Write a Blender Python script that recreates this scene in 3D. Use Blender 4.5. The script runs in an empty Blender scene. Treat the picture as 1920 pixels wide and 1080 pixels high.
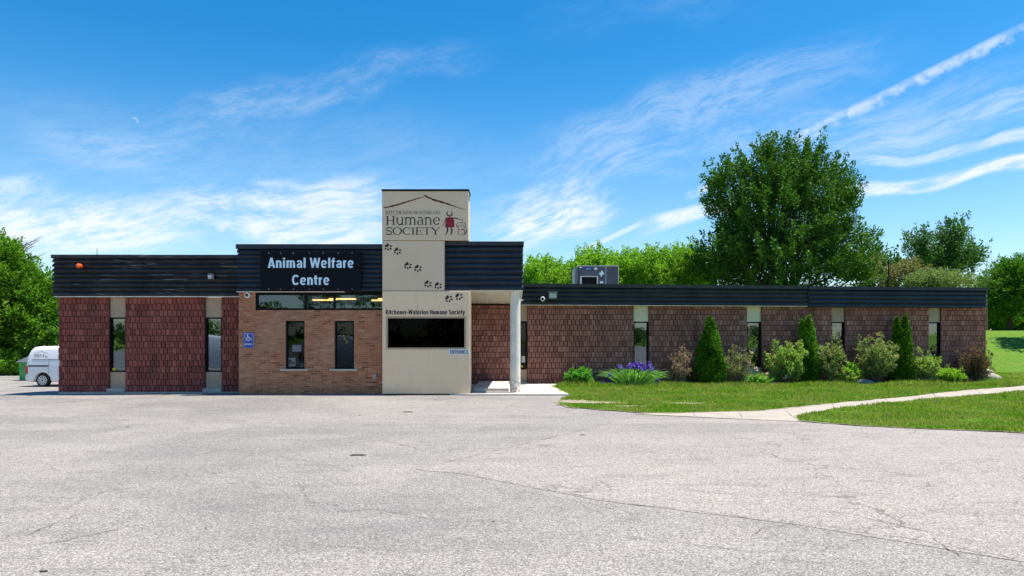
import bpy, math, random
import numpy as np
from mathutils import Vector, Matrix
R = math.radians
scene = bpy.context.scene
col = scene.collection

# ------------------------------------------------------------------ camera
F = 1280.0; HZ = 630.0; CAMZ = 1.8           # focal length in photo pixels, horizon row, eye height
cam_d = bpy.data.cameras.new('camera'); cam = bpy.data.objects.new('camera', cam_d); col.objects.link(cam)
cam_d.sensor_width = 36; cam_d.lens = 24; cam_d.shift_x = 0; cam_d.shift_y = (HZ-540)/1920
cam_d.clip_start = 0.1; cam_d.clip_end = 6000
cam.location = (0, 0, CAMZ); cam.rotation_euler = (R(90), 0, 0)
scene.camera = cam
scene.view_settings.view_transform = 'Standard'; scene.view_settings.look = 'None'
scene.view_settings.exposure = 1.5; scene.view_settings.gamma = 1
scene.cycles.max_bounces = 8; scene.cycles.diffuse_bounces = 4; scene.cycles.transparent_max_bounces = 12
scene.cycles.sample_clamp_indirect = 6

def W(px, py, D):            # point seen at photo pixel (px,py) at distance D
    return Vector(((px-960)*D/F, D, CAMZ+(HZ-py)*D/F))
def G(px, py):               # the same, on level ground
    D = F*CAMZ/(py-HZ); return ((px-960)*D/F, D)
def PD(px, py):              # its direction
    return Vector(((px-960)/F, 1, (HZ-py)/F)).normalized()

# ------------------------------------------------------------------ node helper
class NT:
    def __init__(s, tree): s.t = tree; s.n = tree.nodes; s.l = tree.links
    def put(s, sock, v):
        if v is None: return
        if isinstance(v, bpy.types.NodeSocket): s.l.new(v, sock)
        elif isinstance(v, (tuple, list, Vector)):
            v = tuple(v)
            if len(v) == 3 and sock.type == 'RGBA': v = v+(1,)
            sock.default_value = v
        else: sock.default_value = v
    def node(s, kind, ins=None, **kw):
        n = s.n.new(kind)
        for k, v in kw.items(): setattr(n, k, v)
        for k, v in (ins or {}).items(): s.put(n.inputs[k], v)
        return n
    def m(s, op, a, b=None, c=None, clamp=False):
        n = s.node('ShaderNodeMath', {0: a, 1: b, 2: c}, operation=op); n.use_clamp = clamp; return n.outputs[0]
    def dot(s, v, w): return s.node('ShaderNodeVectorMath', {0: v, 1: w}, operation='DOT_PRODUCT').outputs['Value']
    def vec(s, x, y, z): return s.node('ShaderNodeCombineXYZ', {0: x, 1: y, 2: z}).outputs[0]
    def vmul(s, v, w): return s.node('ShaderNodeVectorMath', {0: v, 1: w}, operation='MULTIPLY').outputs[0]
    def vadd(s, v, w): return s.node('ShaderNodeVectorMath', {0: v, 1: w}, operation='ADD').outputs[0]
    def noise(s, v, scale, detail=3, rough=.55, out='Fac', dist=0):
        return s.node('ShaderNodeTexNoise', {'Vector': v, 'Scale': scale, 'Detail': detail, 'Roughness': rough, 'Distortion': dist}).outputs[out]
    def ramp(s, f, pts, interp='LINEAR'):
        n = s.node('ShaderNodeValToRGB', {0: f}); cr = n.color_ramp; cr.interpolation = interp
        while len(cr.elements) < len(pts): cr.elements.new(.5)
        for e, (p, c) in zip(cr.elements, pts):
            e.position = p; e.color = (c, c, c, 1) if isinstance(c, (int, float)) else tuple(c)+(1,)
        return n.outputs[0]
    def smooth(s, v, a, b, lo=0, hi=1):
        return s.node('ShaderNodeMapRange', {0: v, 1: a, 2: b, 3: lo, 4: hi}, interpolation_type='SMOOTHSTEP', clamp=True).outputs[0]
    def mix(s, f, a, b, mode='MIX'):
        n = s.node('ShaderNodeMix', data_type='RGBA', blend_type=mode)
        s.put(n.inputs[0], f); s.put(n.inputs[6], a); s.put(n.inputs[7], b); return n.outputs[2]

# ------------------------------------------------------------------ sky and sun
SUN_EL, SUN_AZ = 70.0, 85.0                    # azimuth clockwise from the view direction
world = bpy.data.worlds.new('World'); scene.world = world; world.use_nodes = True
w = NT(world.node_tree); w.n.clear()
sky = w.node('ShaderNodeTexSky', sky_type='NISHITA'); sky.sun_disc = False
sky.sun_elevation = R(SUN_EL); sky.sun_rotation = R(SUN_AZ); sky.altitude = 300
sky.air_density = 1.0; sky.dust_density = 0.35; sky.ozone_density = 2.2
DIR = w.node('ShaderNodeTexCoord').outputs['Generated']
skyc = w.node('ShaderNodeHueSaturation', {'Hue': 0.495, 'Saturation': 1.46, 'Value': .95, 'Color': sky.outputs[0]}).outputs[0]
ang = R(14)
# wisps are stretched along a gentle rising diagonal, warped by a broader noise
warp = w.noise(DIR, 3.0, 3, .5, 'Color')
dw = w.vadd(DIR, w.vmul(w.vadd(warp, (-.5, -.5, -.5)), (.22, .22, .14)))
sv = w.vec(w.m('MULTIPLY', w.dot(dw, (math.cos(ang), 0, math.sin(ang))), 3.2), w.m('MULTIPLY', w.dot(dw, (0, 1, 0)), 3.2),
           w.m('MULTIPLY', w.dot(dw, (-math.sin(ang), 0, math.cos(ang))), 15.0))
nA = w.noise(sv, 1.6, 9, .62)
nB = w.noise(w.vadd(w.vmul(DIR, (1, 1, 2.6)), (4.2, 1.3, 0)), 5.0, 8, .6)
nC = w.noise(w.vmul(DIR, (1, 1, 1)), 60, 3, .6)
nD = w.noise(w.vadd(w.vmul(sv, (3.2, 3.2, 2.6)), (7.7, 0, 3.1)), 2.2, 8, .68)
nAB = w.m('ADD', w.m('ADD', w.m('MULTIPLY', nA, .50), w.m('MULTIPLY', nB, .26)), w.m('MULTIPLY', nD, .24))
fine = w.smooth(nD, .34, .62, .35, 1.0)
def streak(x0, y0, x1, y1, hw, op, tex='A', lo=.42, hi=.6, soft=.35):
    a, b = PD(x0, y0), PD(x1, y1); mid = ((a+b)/2).normalized(); t = (b-a); L = t.length/2; t.normalize()
    n = mid.cross(t).normalized(); hwid = hw/F/math.sqrt(1+((x0+x1)/2-960)**2/F**2)
    src = dw if tex in 'AW' else DIR
    al = w.m('ABSOLUTE', w.dot(src, t)) if False else w.m('ABSOLUTE', w.m('SUBTRACT', w.dot(src, t), mid.dot(t)))
    ac = w.m('ABSOLUTE', w.dot(src, n))
    k = w.m('MULTIPLY', w.smooth(al, L*1.12, L*soft), w.smooth(ac, hwid, hwid*.25))
    k = w.m('MULTIPLY', k, w.smooth(w.dot(DIR, mid), .0, .3))
    if tex in 'AW': nz = w.smooth(w.m('ADD', nAB, w.m('MULTIPLY', k, .10)), lo, hi); nz = w.m('MULTIPLY', nz, fine)
    elif tex == 'P': nz = w.smooth(nC, .38, .60)
    else: nz = 1.0
    return w.m('MULTIPLY', w.m('MULTIPLY', k, nz), op)
CL = [streak(-420, 400, 470, 440, 88, .97, 'A', .40, .60), streak(330, 400, 800, 372, 60, .8, 'A', .46, .64),
      streak(480, 440, 780, 420, 48, .9, 'A', .42, .62), streak(850, 430, 1180, 385, 66, .95, 'A', .44, .64),
      streak(820, 375, 1300, 290, 42, .45, 'A', .42, .70), streak(60, 250, 420, 290, 60, .16, 'A', .40, .7),
      streak(300, 235, 960, 90, 44, .20, 'A', .42, .72), streak(-300, 220, 1000, 330, 150, .11, 'A', .30, .75), streak(900, 330, 1700, 60, 80, .26, 'A', .40, .64),
      streak(1180, 330, 1960, 130, 60, .26, 'A', .42, .66), streak(1480, 268, 1925, 54, 15, .42, 'P', soft=.8),
      streak(1478, 264, 1925, 46, 9, .22, 'N', soft=.8),
      streak(1080, 476, 1212, 414, 7, .55, 'N', soft=.5), streak(1285, 370, 1365, 332, 11, .6, 'P'),
      streak(1180, 434, 1420, 396, 20, 1.0, 'A', .38, .52), streak(1585, 384, 2040, 306, 24, .95, 'A', .43, .58),
      streak(1590, 312, 2040, 256, 20, .6, 'A', .43, .60), streak(1560, 300, 2040, 160, 46, .36, 'A', .38, .64),
      streak(400, 428, 440, 422, 14, .5, 'P'), streak(60, 478, 420, 465, 14, .5, 'A', .4, .6),
      streak(960, 40, 1500, -60, 60, .07, 'A', .4, .8), streak(500, 350, 740, 330, 34, .6, 'A', .44, .66), streak(-60, 330, 140, 345, 26, .5, 'A', .42, .66), streak(640, 470, 1000, 450, 22, .6, 'A', .4, .62)]
dens = CL[0]
for c in CL[1:]: dens = w.m('SUBTRACT', 1.0, w.m('MULTIPLY', w.m('SUBTRACT', 1.0, dens, clamp=True), w.m('SUBTRACT', 1.0, c, clamp=True)))
hazeline = w.m('MULTIPLY', w.smooth(w.dot(DIR, (0, 0, 1)), .38, .0), .17)
dens = w.m('SUBTRACT', 1.0, w.m('MULTIPLY', w.m('SUBTRACT', 1.0, dens), w.m('SUBTRACT', 1.0, hazeline)), clamp=True)
# the pale day moon
md = PD(253, 226); d1 = w.node('ShaderNodeVectorMath', {0: DIR, 1: tuple(md)}, operation='DISTANCE').outputs['Value']
d2 = w.node('ShaderNodeVectorMath', {0: DIR, 1: tuple(PD(249.5, 229))}, operation='DISTANCE').outputs['Value']
moon = w.m('MULTIPLY', w.m('MULTIPLY', w.smooth(d1, .0048, .0034), w.smooth(d2, .0030, .0048)), .30)
dens = w.m('MAXIMUM', dens, moon)
skymix = w.mix(dens, skyc, (5.0, 5.35, 5.7))
bg = w.node('ShaderNodeBackground', {'Color': skymix, 'Strength': 0.068})
w.l.new(bg.outputs[0], w.node('ShaderNodeOutputWorld').inputs[0])

sun_d = bpy.data.lights.new('sun', 'SUN'); sun_d.energy = 3.3; sun_d.angle = R(0.5); sun_d.color = (1, .925, .81)
sun = bpy.data.objects.new('sun', sun_d); col.objects.link(sun)
sdir = Vector((math.sin(R(SUN_AZ))*math.cos(R(SUN_EL)), math.cos(R(SUN_AZ))*math.cos(R(SUN_EL)), math.sin(R(SUN_EL))))
sun.rotation_euler = sdir.to_track_quat('Z', 'Y').to_euler(); sun.location = (20, 0, 60)

# ------------------------------------------------------------------ materials
MT = {}
def mat(name, base, rough=.7, spec=.5, metal=0, var=None, vs=6, bump=0, bs=40, bd=.02, island=None, coords='Object', stretch=(1, 1, 1), extra=None, emit=None):
    """base colour, optional second colour by noise (var, scale vs), per-island colour list (island), bump."""
    m = bpy.data.materials.new(name); m.use_nodes = True; t = NT(m.node_tree); t.n.clear()
    P = t.node('ShaderNodeBsdfPrincipled', {'Roughness': rough, 'Metallic': metal, 'Specular IOR Level': spec})
    tc = t.node('ShaderNodeTexCoord').outputs[coords]
    if stretch != (1, 1, 1): tc = t.vmul(tc, stretch)
    c = base
    if island:
        rnd = t.node('ShaderNodeNewGeometry').outputs['Random Per Island']
        c = t.ramp(rnd, [(i/max(1, len(island)-1), k) for i, k in enumerate(island)])
    if var:
        f = t.smooth(t.noise(tc, vs, 5, .6), .35, .68)
        c = t.mix(f, c, var) if not island else t.mix(t.m('MULTIPLY', f, .6), c, var)
    if extra: c = extra(t, tc, c)
    t.put(P.inputs['Base Color'], c)
    if bump:
        b = t.node('ShaderNodeBump', {'Strength': bump, 'Distance': bd, 'Height': t.noise(tc, bs, 4, .65)})
        t.l.new(b.outputs[0], P.inputs['Normal'])
    if emit: t.put(P.inputs['Emission Color'], emit[0]); P.inputs['Emission Strength'].default_value = emit[1]
    t.l.new(P.outputs[0], t.node('ShaderNodeOutputMaterial').inputs[0]); MT[name] = m; return m
def leafmat(name, cols, rough=.5, trans=.35, tcol=None, patch=.35):
    m = bpy.data.materials.new(name); m.use_nodes = True; t = NT(m.node_tree); t.n.clear()
    rnd = t.node('ShaderNodeNewGeometry').outputs['Random Per Island']
    c = t.ramp(rnd, [(i/max(1, len(cols)-1), k) for i, k in enumerate(cols)])
    tc = t.node('ShaderNodeTexCoord').outputs['Object']
    c = t.mix(t.m('MULTIPLY', t.smooth(t.noise(tc, .9, 3), .38, .64), patch), c, cols[-1])
    P = t.node('ShaderNodeBsdfPrincipled', {'Roughness': rough, 'Specular IOR Level': .12, 'Base Color': c})
    T = t.node('ShaderNodeBsdfTranslucent', {'Color': t.mix(1.0, c, tcol or (1.5, 1.6, .6), 'MULTIPLY')})
    mx = t.node('ShaderNodeMixShader', {0: trans}); t.l.new(P.outputs[0], mx.inputs[1]); t.l.new(T.outputs[0], mx.inputs[2])
    t.l.new(mx.outputs[0], t.node('ShaderNodeOutputMaterial').inputs[0]); MT[name] = m; return m
def glassmat(name, refl, tint, rough=.01):
    m = bpy.data.materials.new(name); m.use_nodes = True; t = NT(m.node_tree); t.n.clear()
    tc = t.node('ShaderNodeTexCoord').outputs['Object']
    bp = t.node('ShaderNodeBump', {'Strength': .35, 'Distance': .012, 'Height': t.noise(tc, 1.1, 2, .4)})
    g = t.node('ShaderNodeBsdfGlossy', {'Roughness': rough, 'Color': (.72, .86, 1, 1), 'Normal': bp.outputs[0]})
    tr = t.node('ShaderNodeBsdfTransparent', {'Color': tint+(1,)})
    mx = t.node('ShaderNodeMixShader', {0: refl}); t.l.new(tr.outputs[0], mx.inputs[1]); t.l.new(g.outputs[0], mx.inputs[2])
    t.l.new(mx.outputs[0], t.node('ShaderNodeOutputMaterial').inputs[0]); MT[name] = m; return m

def lime(amount, zt=.7):
    def f(t, tc, c):
        z = t.node('ShaderNodeSeparateXYZ', {0: tc}).outputs[2]
        k = t.m('MULTIPLY', t.smooth(t.noise(tc, 5.5, 5, .7), .56, .72), t.smooth(z, zt, .05))
        c = t.mix(t.m('MULTIPLY', k, amount), c, (.50, .42, .37))
        k2 = t.smooth(t.noise(t.vmul(tc, (1, 1, .35)), 1.3, 4, .6), .5, .75)
        return t.mix(t.m('MULTIPLY', k2, .55), c, (.085, .045, .036))
    return f
mat('block_maroon', (0, 0, 0), .85, .25, island=[(.225, .062, .049), (.285, .082, .062), (.165, .046, .038), (.34, .11, .085)], bump=.9, bs=38, bd=.012, extra=lime(.55, .55))
mat('block_wing', (0, 0, 0), .85, .25, island=[(.285, .118, .090), (.355, .155, .118), (.205, .082, .065), (.43, .20, .155)], bump=.9, bs=38, bd=.012, extra=lime(.5, .8))
mat('mortar_dark', (.05, .024, .02), .95, .2, var=(.035, .018, .016), vs=9)
def brickx(t, tc, c):
    k = t.smooth(t.noise(t.vmul(tc, (14, 14, 30)), 1.0, 4, .7), .57, .66)
    c = t.mix(t.m('MULTIPLY', k, .75), c, (.045, .022, .015))
    k2 = t.smooth(t.noise(tc, .8, 3, .5), .45, .7)
    return t.mix(t.m('MULTIPLY', k2, .22), c, (.55, .40, .28))
mat('brick_tan', (0, 0, 0), .85, .3, island=[(.34, .14, .065), (.43, .16, .078), (.36, .135, .068), (.53, .235, .125), (.22, .07, .038), (.47, .195, .10), (.39, .11, .052)], bump=.5, bs=70, bd=.006, extra=brickx)
mat('mortar_tan', (.44, .30, .195), .95, .2, var=(.34, .235, .15), vs=7, bump=.3, bs=90)
def scrape(t, tc, c):
    k = t.smooth(t.noise(t.vmul(tc, (1.1, 1.1, 16)), 1.6, 6, .72), .56, .64)
    k = t.m('MULTIPLY', k, t.smooth(t.noise(tc, .9, 2), .42, .58))
    return t.mix(t.m('MULTIPLY', k, .75), c, (.34, .30, .27))
mat('fascia_brown', (.022, .019, .020), .5, .3, var=(.045, .038, .034), vs=1.7, bump=.12, bs=9, extra=scrape)
mat('fascia_blue', (.018, .021, .028), .45, .35, var=(.026, .032, .046), vs=1.5, bump=.08, bs=9)
mat('fascia_dark', (.036, .039, .037), .48, .35, var=(.018, .020, .020), vs=1.5, bump=.08, bs=9)
mat('trim_white', (.72, .68, .62), .5, .4, var=(.55, .50, .45), vs=5)
def grime(t, tc, c):
    z = t.node('ShaderNodeSeparateXYZ', {0: tc}).outputs[2]
    k = t.m('MULTIPLY', t.smooth(t.noise(t.vmul(tc, (5, 5, .6)), 1.0, 5, .6), .5, .75), .30)
    c = t.mix(k, c, (.50, .43, .34))
    k2 = t.m('MULTIPLY', t.smooth(z, .45, .0), t.smooth(t.noise(tc, 2.4, 4), .3, .7))
    return t.mix(t.m('MULTIPLY', k2, .35), c, (.50, .40, .25))
mat('panel_cream', (.84, .615, .40), .55, .35, var=(.81, .59, .375), vs=1.2, bump=.05, bs=3, extra=grime)
mat('panel_cream_dim', (.71, .535, .365), .5, .35, var=(.68, .51, .345), vs=1.2, bump=.05, bs=3)  # darker copy for the upper tower: weaker ground bounce painted into the colour
mat('spandrel', (.44, .325, .225), .7, .3, var=(.39, .285, .195), vs=3, bump=.25, bs=30)
mat('spandrel_pale', (.70, .62, .46), .7, .3, var=(.64, .57, .42), vs=3, bump=.2, bs=30)
mat('concrete', (.52, .48, .43), .9, .3, var=(.42, .39, .35), vs=4, bump=.4, bs=55, bd=.006)
mat('foundation', (.52, .46, .39), .9, .3, var=(.40, .35, .3), vs=6, bump=.5, bs=30)
def colx(t, tc, c):
    z = t.node('ShaderNodeSeparateXYZ', {0: tc}).outputs[2]
    k = t.m('MULTIPLY', t.smooth(z, .75, .05), t.smooth(t.noise(tc, 9, 6, .7), .42, .62))
    return t.mix(k, c, (.16, .13, .11))
mat('column_paint', (.74, .69, .60), .6, .4, var=(.64, .60, .52), vs=3, bump=.3, bs=14, extra=colx)
mat('frame_black', (.006, .006, .008), .6, .12)
mat('frame_light', (.55, .56, .56), .4, .5)
mat('black_vinyl', (.012, .012, .014), .4, .4)
mat('ink_dark', (.035, .025, .04), .5, .4)
mat('deep_red', (.33, .006, .02), .5, .4, var=(.24, .004, .015), vs=9)
mat('roof_red', (.14, .012, .014), .5, .4, var=(.07, .006, .008), vs=22)
mat('letter_blue', (.66, .82, .92), .5, .3)
mat('sign_black', (.004, .005, .009), .45, .12)
mat('sign_blue', (.015, .06, .34), .4, .4)
mat('white_paint', (.80, .80, .80), .4, .5)
mat('paper', (.62, .62, .60), .8, .2, var=(.45, .46, .46), vs=14)
mat('paper_print', (.12, .13, .15), .8, .2)
mat('yellow', (.75, .62, .03), .6, .3)
mat('interior', (.028, .026, .024), .9, .2)
mat('blind', (.30, .36, .37), .8, .2)
mat('roof_gravel', (.30, .29, .27), .95, .2, var=(.22, .21, .2), vs=20, bump=.5, bs=60)
mat('cam_white', (.78, .78, .78), .35, .5)
mat('lens_black', (.008, .008, .01), .08, .8)
mat('amber', (.85, .12, .015), .25, .6)
mat('hvac_grey', (.085, .088, .11), .5, .3, var=(.07, .074, .092), vs=2, bump=.05, bs=6)
mat('hvac_side', (.17, .20, .21), .5, .5)
mat('steel', (.45, .45, .44), .4, .5, metal=.6)
mat('lamp_lens', (.40, .50, .46), .15, .7)
mat('van_white', (.78, .79, .80), .25, .6, bump=.02, bs=2)
mat('tyre', (.018, .018, .018), .85, .3)
mat('rim', (.50, .52, .56), .3, .5, metal=.5)
mat('tail_red', (.45, .01, .012), .15, .7)
mat('car_glass', (.012, .015, .018), .05, .9)
mat('van_ink', (.12, .12, .14), .5, .4)
mat('shed_green', (.09, .36, .10), .7, .3, var=(.13, .42, .14), vs=4)
mat('shed_roof', (.085, .10, .13), .7, .3, var=(.06, .07, .09), vs=6, stretch=(6, 1, 1))
mat('rock', (.36, .33, .29), .9, .3, var=(.24, .22, .19), vs=7, bump=.8, bs=14, bd=.03)
mat('bark', (.10, .075, .055), .95, .2, var=(.055, .042, .032), vs=12, bump=.8, bs=22, stretch=(1, 1, .3))
mat('twig', (.22, .16, .12), .9, .2, var=(.14, .10, .07), vs=12)
mat('mulch', (.085, .06, .04), .95, .1, var=(.05, .035, .022), vs=16, bump=1, bs=30, bd=.03)
mat('tube_light', (.9, .8, .5), .5, emit=((1, .62, .20), 1.1))
glassmat('glass_clear', .14, (.72, .76, .78)); glassmat('glass_dark', .022, (.75, .77, .78)); glassmat('glass_strip', .085, (.7, .74, .76)); glassmat('glass_black', .004, (.3, .3, .3)); glassmat('glass_wing', .15, (.7, .74, .75))
leafmat('leaf_maple', [(.020,.068,.010),(.055,.15,.018),(.032,.10,.013),(.10,.22,.028)], trans=.22)
leafmat('leaf_mid', [(.035,.10,.014),(.07,.19,.022),(.05,.14,.018),(.11,.26,.03)], trans=.3)
leafmat('leaf_bright', [(0.128, 0.288, 0.024), (0.189, 0.388, 0.033), (0.095, 0.213, 0.022), (0.257, 0.450, 0.055)], trans=.4)
leafmat('leaf_left', [(.030,.095,.009),(.095,.23,.016),(.055,.15,.011),(.17,.34,.03)], trans=.35)
leafmat('leaf_under', [(.07, .20, .03), (.05, .14, .02), (.11, .26, .05)], trans=.35)
leafmat('leaf_dusky', [(.045,.12,.034),(.09,.19,.052),(.06,.145,.04)], trans=.25)
leafmat('leaf_tan', [(.14, .17, .07), (.20, .17, .09), (.11, .16, .06), (.24, .20, .11)], trans=.3)
leafmat('leaf_pale', [(.17, .24, .11), (.21, .28, .13), (.13, .2, .08)], trans=.3)
leafmat('leaf_cedar', [(.028,.10,.007),(.060,.17,.011),(.018,.065,.005),(.17,.38,.026)], rough=.6, trans=.15)
leafmat('leaf_shrub', [(.15,.32,.045),(.23,.42,.08),(.08,.17,.025),(.30,.46,.12),(.40,.36,.16)], trans=.35)
leafmat('leaf_pinky', [(0.375, 0.252, 0.172), (0.450, 0.288, 0.218), (0.250, 0.204, 0.103), (0.200, 0.264, 0.081), (0.525, 0.360, 0.276)], trans=.35, tcol=(1.2, 1.1, .9))
leafmat('leaf_mixed', [(.17,.31,.06),(.09,.19,.035),(.22,.36,.09),(.48,.31,.20),(.26,.38,.11)], trans=.35, tcol=(1.2, 1.2, .8))
leafmat('leaf_russet', [(.17,.12,.055),(.10,.12,.045),(.11,.17,.05),(.24,.13,.08),(.15,.075,.05)], trans=.3, tcol=(1.2, 1, .8))
leafmat('leaf_lime', [(.18, .38, .03), (.28, .48, .05), (.12, .28, .03)], trans=.4)
leafmat('leaf_hosta', [(.10, .30, .05), (.15, .38, .07), (.06, .2, .03)], trans=.35)
leafmat('leaf_iris', [(.09,.26,.05),(.17,.38,.09),(.06,.17,.035),(.24,.44,.14)], trans=.3)
leafmat('petal_purple', [(.10, .04, .36), (.16, .08, .50), (.07, .02, .24), (.24, .15, .58)], trans=.3, tcol=(1, 1, 1.4))
leafmat('petal_pink', [(.62, .38, .33), (.75, .55, .48), (.55, .33, .26)], trans=.3, tcol=(1, 1, 1))
leafmat('grass_blade', [(.105,.24,.014),(.15,.31,.020),(.20,.32,.034),(.08,.185,.011),(.33,.31,.11)], trans=.35, patch=.55)

# ------------------------------------------------------------------ mesh helpers
def tag(o, label=None, cat=None, group=None, kind=None):
    if label: o['label'] = label
    if cat: o['category'] = cat
    if group: o['group'] = group
    if kind: o['kind'] = kind
    return o
def attach(o, parent):
    if parent is not None:
        o.parent = parent
        if parent.type == 'EMPTY' and parent.get('world_built'): o.matrix_parent_inverse = Matrix.Translation(-parent.location)
def empty(name, loc, label=None, cat=None, group=None, local=False):
    o = bpy.data.objects.new(name, None); col.objects.link(o); o.location = loc; o.empty_display_size = .3
    if not local: o['world_built'] = 1
    return tag(o, label, cat, group)
class MB:
    def __init__(s): s.v = []; s.f = []; s.mi = []; s.cur = 0
    def add(s, vs, fs):
        b = len(s.v); s.v += [tuple(x) for x in vs]; s.f += [tuple(i+b for i in f) for f in fs]; s.mi += [s.cur]*len(fs)
    def box(s, x0, x1, y0, y1, z0, z1, fr=None):
        P = [(x0, y0, z0), (x1, y0, z0), (x1, y1, z0), (x0, y1, z0), (x0, y0, z1), (x1, y0, z1), (x1, y1, z1), (x0, y1, z1)]
        if fr: P = [fr(*p) for p in P]
        s.add(P, [(0, 3, 2, 1), (4, 5, 6, 7), (0, 1, 5, 4), (1, 2, 6, 5), (2, 3, 7, 6), (3, 0, 4, 7)])
    def bbox(s, x0, x1, y0, y1, z0, z1, b=.01, fr=None):      # box with bevelled vertical and horizontal edges on the front
        P = []
        for (yy, ins) in ((y1, 0), (y0+b, 0), (y0, b)):
            P += [(x0+ins, yy, z0+ins), (x1-ins, yy, z0+ins), (x1-ins, yy, z1-ins), (x0+ins, yy, z1-ins)]
        if fr: P = [fr(*p) for p in P]
        fs = [(3, 2, 1, 0)[::-1], (8, 9, 10, 11)]
        for r in (0, 4):
            for i in range(4): j = (i+1) % 4; fs.append((r+i, r+j, r+4+j, r+4+i))
        s.add(P, fs)
    def tube(s, pts, rads, n=6, cap=True):
        pts = [Vector(p) for p in pts]; rings = []; up = Vector((0, 0, 1))
        for i, p in enumerate(pts):
            d = (pts[min(i+1, len(pts)-1)]-pts[max(i-1, 0)]).normalized()
            a = d.cross(up if abs(d.z) < .95 else Vector((1, 0, 0))).normalized(); b = d.cross(a)
            r = rads[i] if isinstance(rads, (list, tuple)) else rads
            rings.append([p+(a*math.cos(2*math.pi*k/n)+b*math.sin(2*math.pi*k/n))*r for k in range(n)])
        V = [q for r in rings for q in r]; fs = []
        for i in range(len(pts)-1):
            for k in range(n): k2 = (k+1) % n; fs.append((i*n+k, i*n+k2, (i+1)*n+k2, (i+1)*n+k))
        if cap: fs += [tuple(range(n))[::-1], tuple((len(pts)-1)*n+k for k in range(n))]
        s.add(V, fs)
    def lathe(s, c, prof, n=20, axis='z'):
        V = []; fs = []
        for (r, h) in prof:
            for k in range(n):
                a = 2*math.pi*k/n; x, y = r*math.cos(a), r*math.sin(a)
                V.append((c[0]+x, c[1]+y, c[2]+h) if axis == 'z' else (c[0]+x, c[1]+h, c[2]+y))
        for i in range(len(prof)-1):
            for k in range(n): k2 = (k+1) % n; fs.append((i*n+k, i*n+k2, (i+1)*n+k2, (i+1)*n+k))
        fs += [tuple(range(n)), tuple((len(prof)-1)*n+k for k in range(n))]
        s.add(V, fs)
    def ribbon(s, pts, ws, fr):        # flat stroke in a plane: pts 2D, fr(x,y)->3D
        n = len(pts); L = []; Rr = []
        for i in range(n):
            ax, ay = pts[max(i-1, 0)]; bx, by = pts[min(i+1, n-1)]; dx, dy = bx-ax, by-ay; l = math.hypot(dx, dy) or 1
            wd = (ws[i] if isinstance(ws, (list, tuple)) else ws)/2
            L.append((pts[i][0]-dy/l*wd, pts[i][1]+dx/l*wd)); Rr.append((pts[i][0]+dy/l*wd, pts[i][1]-dx/l*wd))
        V = [fr(*p) for p in L]+[fr(*p) for p in Rr]
        s.add(V, [(i, n+i, n+i+1, i+1) for i in range(n-1)])
    def stroke(s, pts, ws, fr):        # a ribbon a hair in front of the last one, so crossing strokes never share a plane
        s.lay = (getattr(s, 'lay', 0)+1) % 9; k = s.lay*.0004
        s.ribbon(pts, ws, lambda u, v: (lambda p: (p[0], p[1]-k, p[2]))(fr(u, v)))
    def poly(s, pts, fr): s.add([fr(*p) for p in pts], [tuple(range(len(pts)))])
    def build(s, name, material, parent=None, smooth=False, flip=False):
        me = bpy.data.meshes.new(name); me.from_pydata(s.v, [], s.f)
        for m in (material if isinstance(material, list) else [material]): me.materials.append(MT[m])
        if any(s.mi): me.polygons.foreach_set('material_index', s.mi)
        if smooth: me.polygons.foreach_set('use_smooth', [True]*len(s.f))
        me.update(); o = bpy.data.objects.new(name, me); col.objects.link(o); attach(o, parent); return o
def npmesh(name, V, quads, material, parent=None, smooth=False):
    me = bpy.data.meshes.new(name); k = quads.shape[1]
    me.vertices.add(len(V)); me.vertices.foreach_set('co', V.astype(np.float32).ravel())
    me.loops.add(quads.size); me.loops.foreach_set('vertex_index', quads.astype(np.int32).ravel())
    me.polygons.add(len(quads)); me.polygons.foreach_set('loop_start', np.arange(0, quads.size, k, dtype=np.int32))
    me.polygons.foreach_set('loop_total', np.full(len(quads), k, dtype=np.int32))
    me.materials.append(MT[material]); me.update(calc_edges=True)
    o = bpy.data.objects.new(name, me); col.objects.link(o); attach(o, parent); return o
_tc = {}
def textmesh(mb, txt, x0, x1, zb, h, fr, bold=0.0):
    """letters of the built-in face, scaled so they run x0..x1 and the capitals are h high on the baseline zb; fr(x,z)->3D"""
    cu = bpy.data.curves.new('lettering', 'FONT'); cu.body = txt; cu.resolution_u = 3; cu.offset = bold
    ob = bpy.data.objects.new('lettering', cu); col.objects.link(ob)
    dg = bpy.context.evaluated_depsgraph_get(); me = bpy.data.meshes.new_from_object(ob.evaluated_get(dg))
    vs = [v.co.copy() for v in me.vertices]; fs = [tuple(p.vertices) for p in me.polygons]
    bpy.data.objects.remove(ob); bpy.data.meshes.remove(me); bpy.data.curves.remove(cu)
    if not vs: return
    mnx = min(v.x for v in vs); mxx = max(v.x for v in vs); sy = h/.729
    mb.add([fr(x0+(v.x-mnx)/(mxx-mnx)*(x1-x0), zb+v.y*sy) for v in vs], fs)
def sarc(cx, cy, rx, ry, a0, a1, n=14, e=.8):
    f = lambda v: math.copysign(abs(v)**e, v)
    return [(cx+rx*f(math.cos(R(a0+(a1-a0)*i/n))), cy+ry*f(math.sin(R(a0+(a1-a0)*i/n)))) for i in range(n+1)]
B_ = .185
_n = lambda x: [(sarc(x+.145, .47, .145, .19, 178, 2), .17), ([(x+.29, 0), (x+.29, .5)], B_)]
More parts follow.
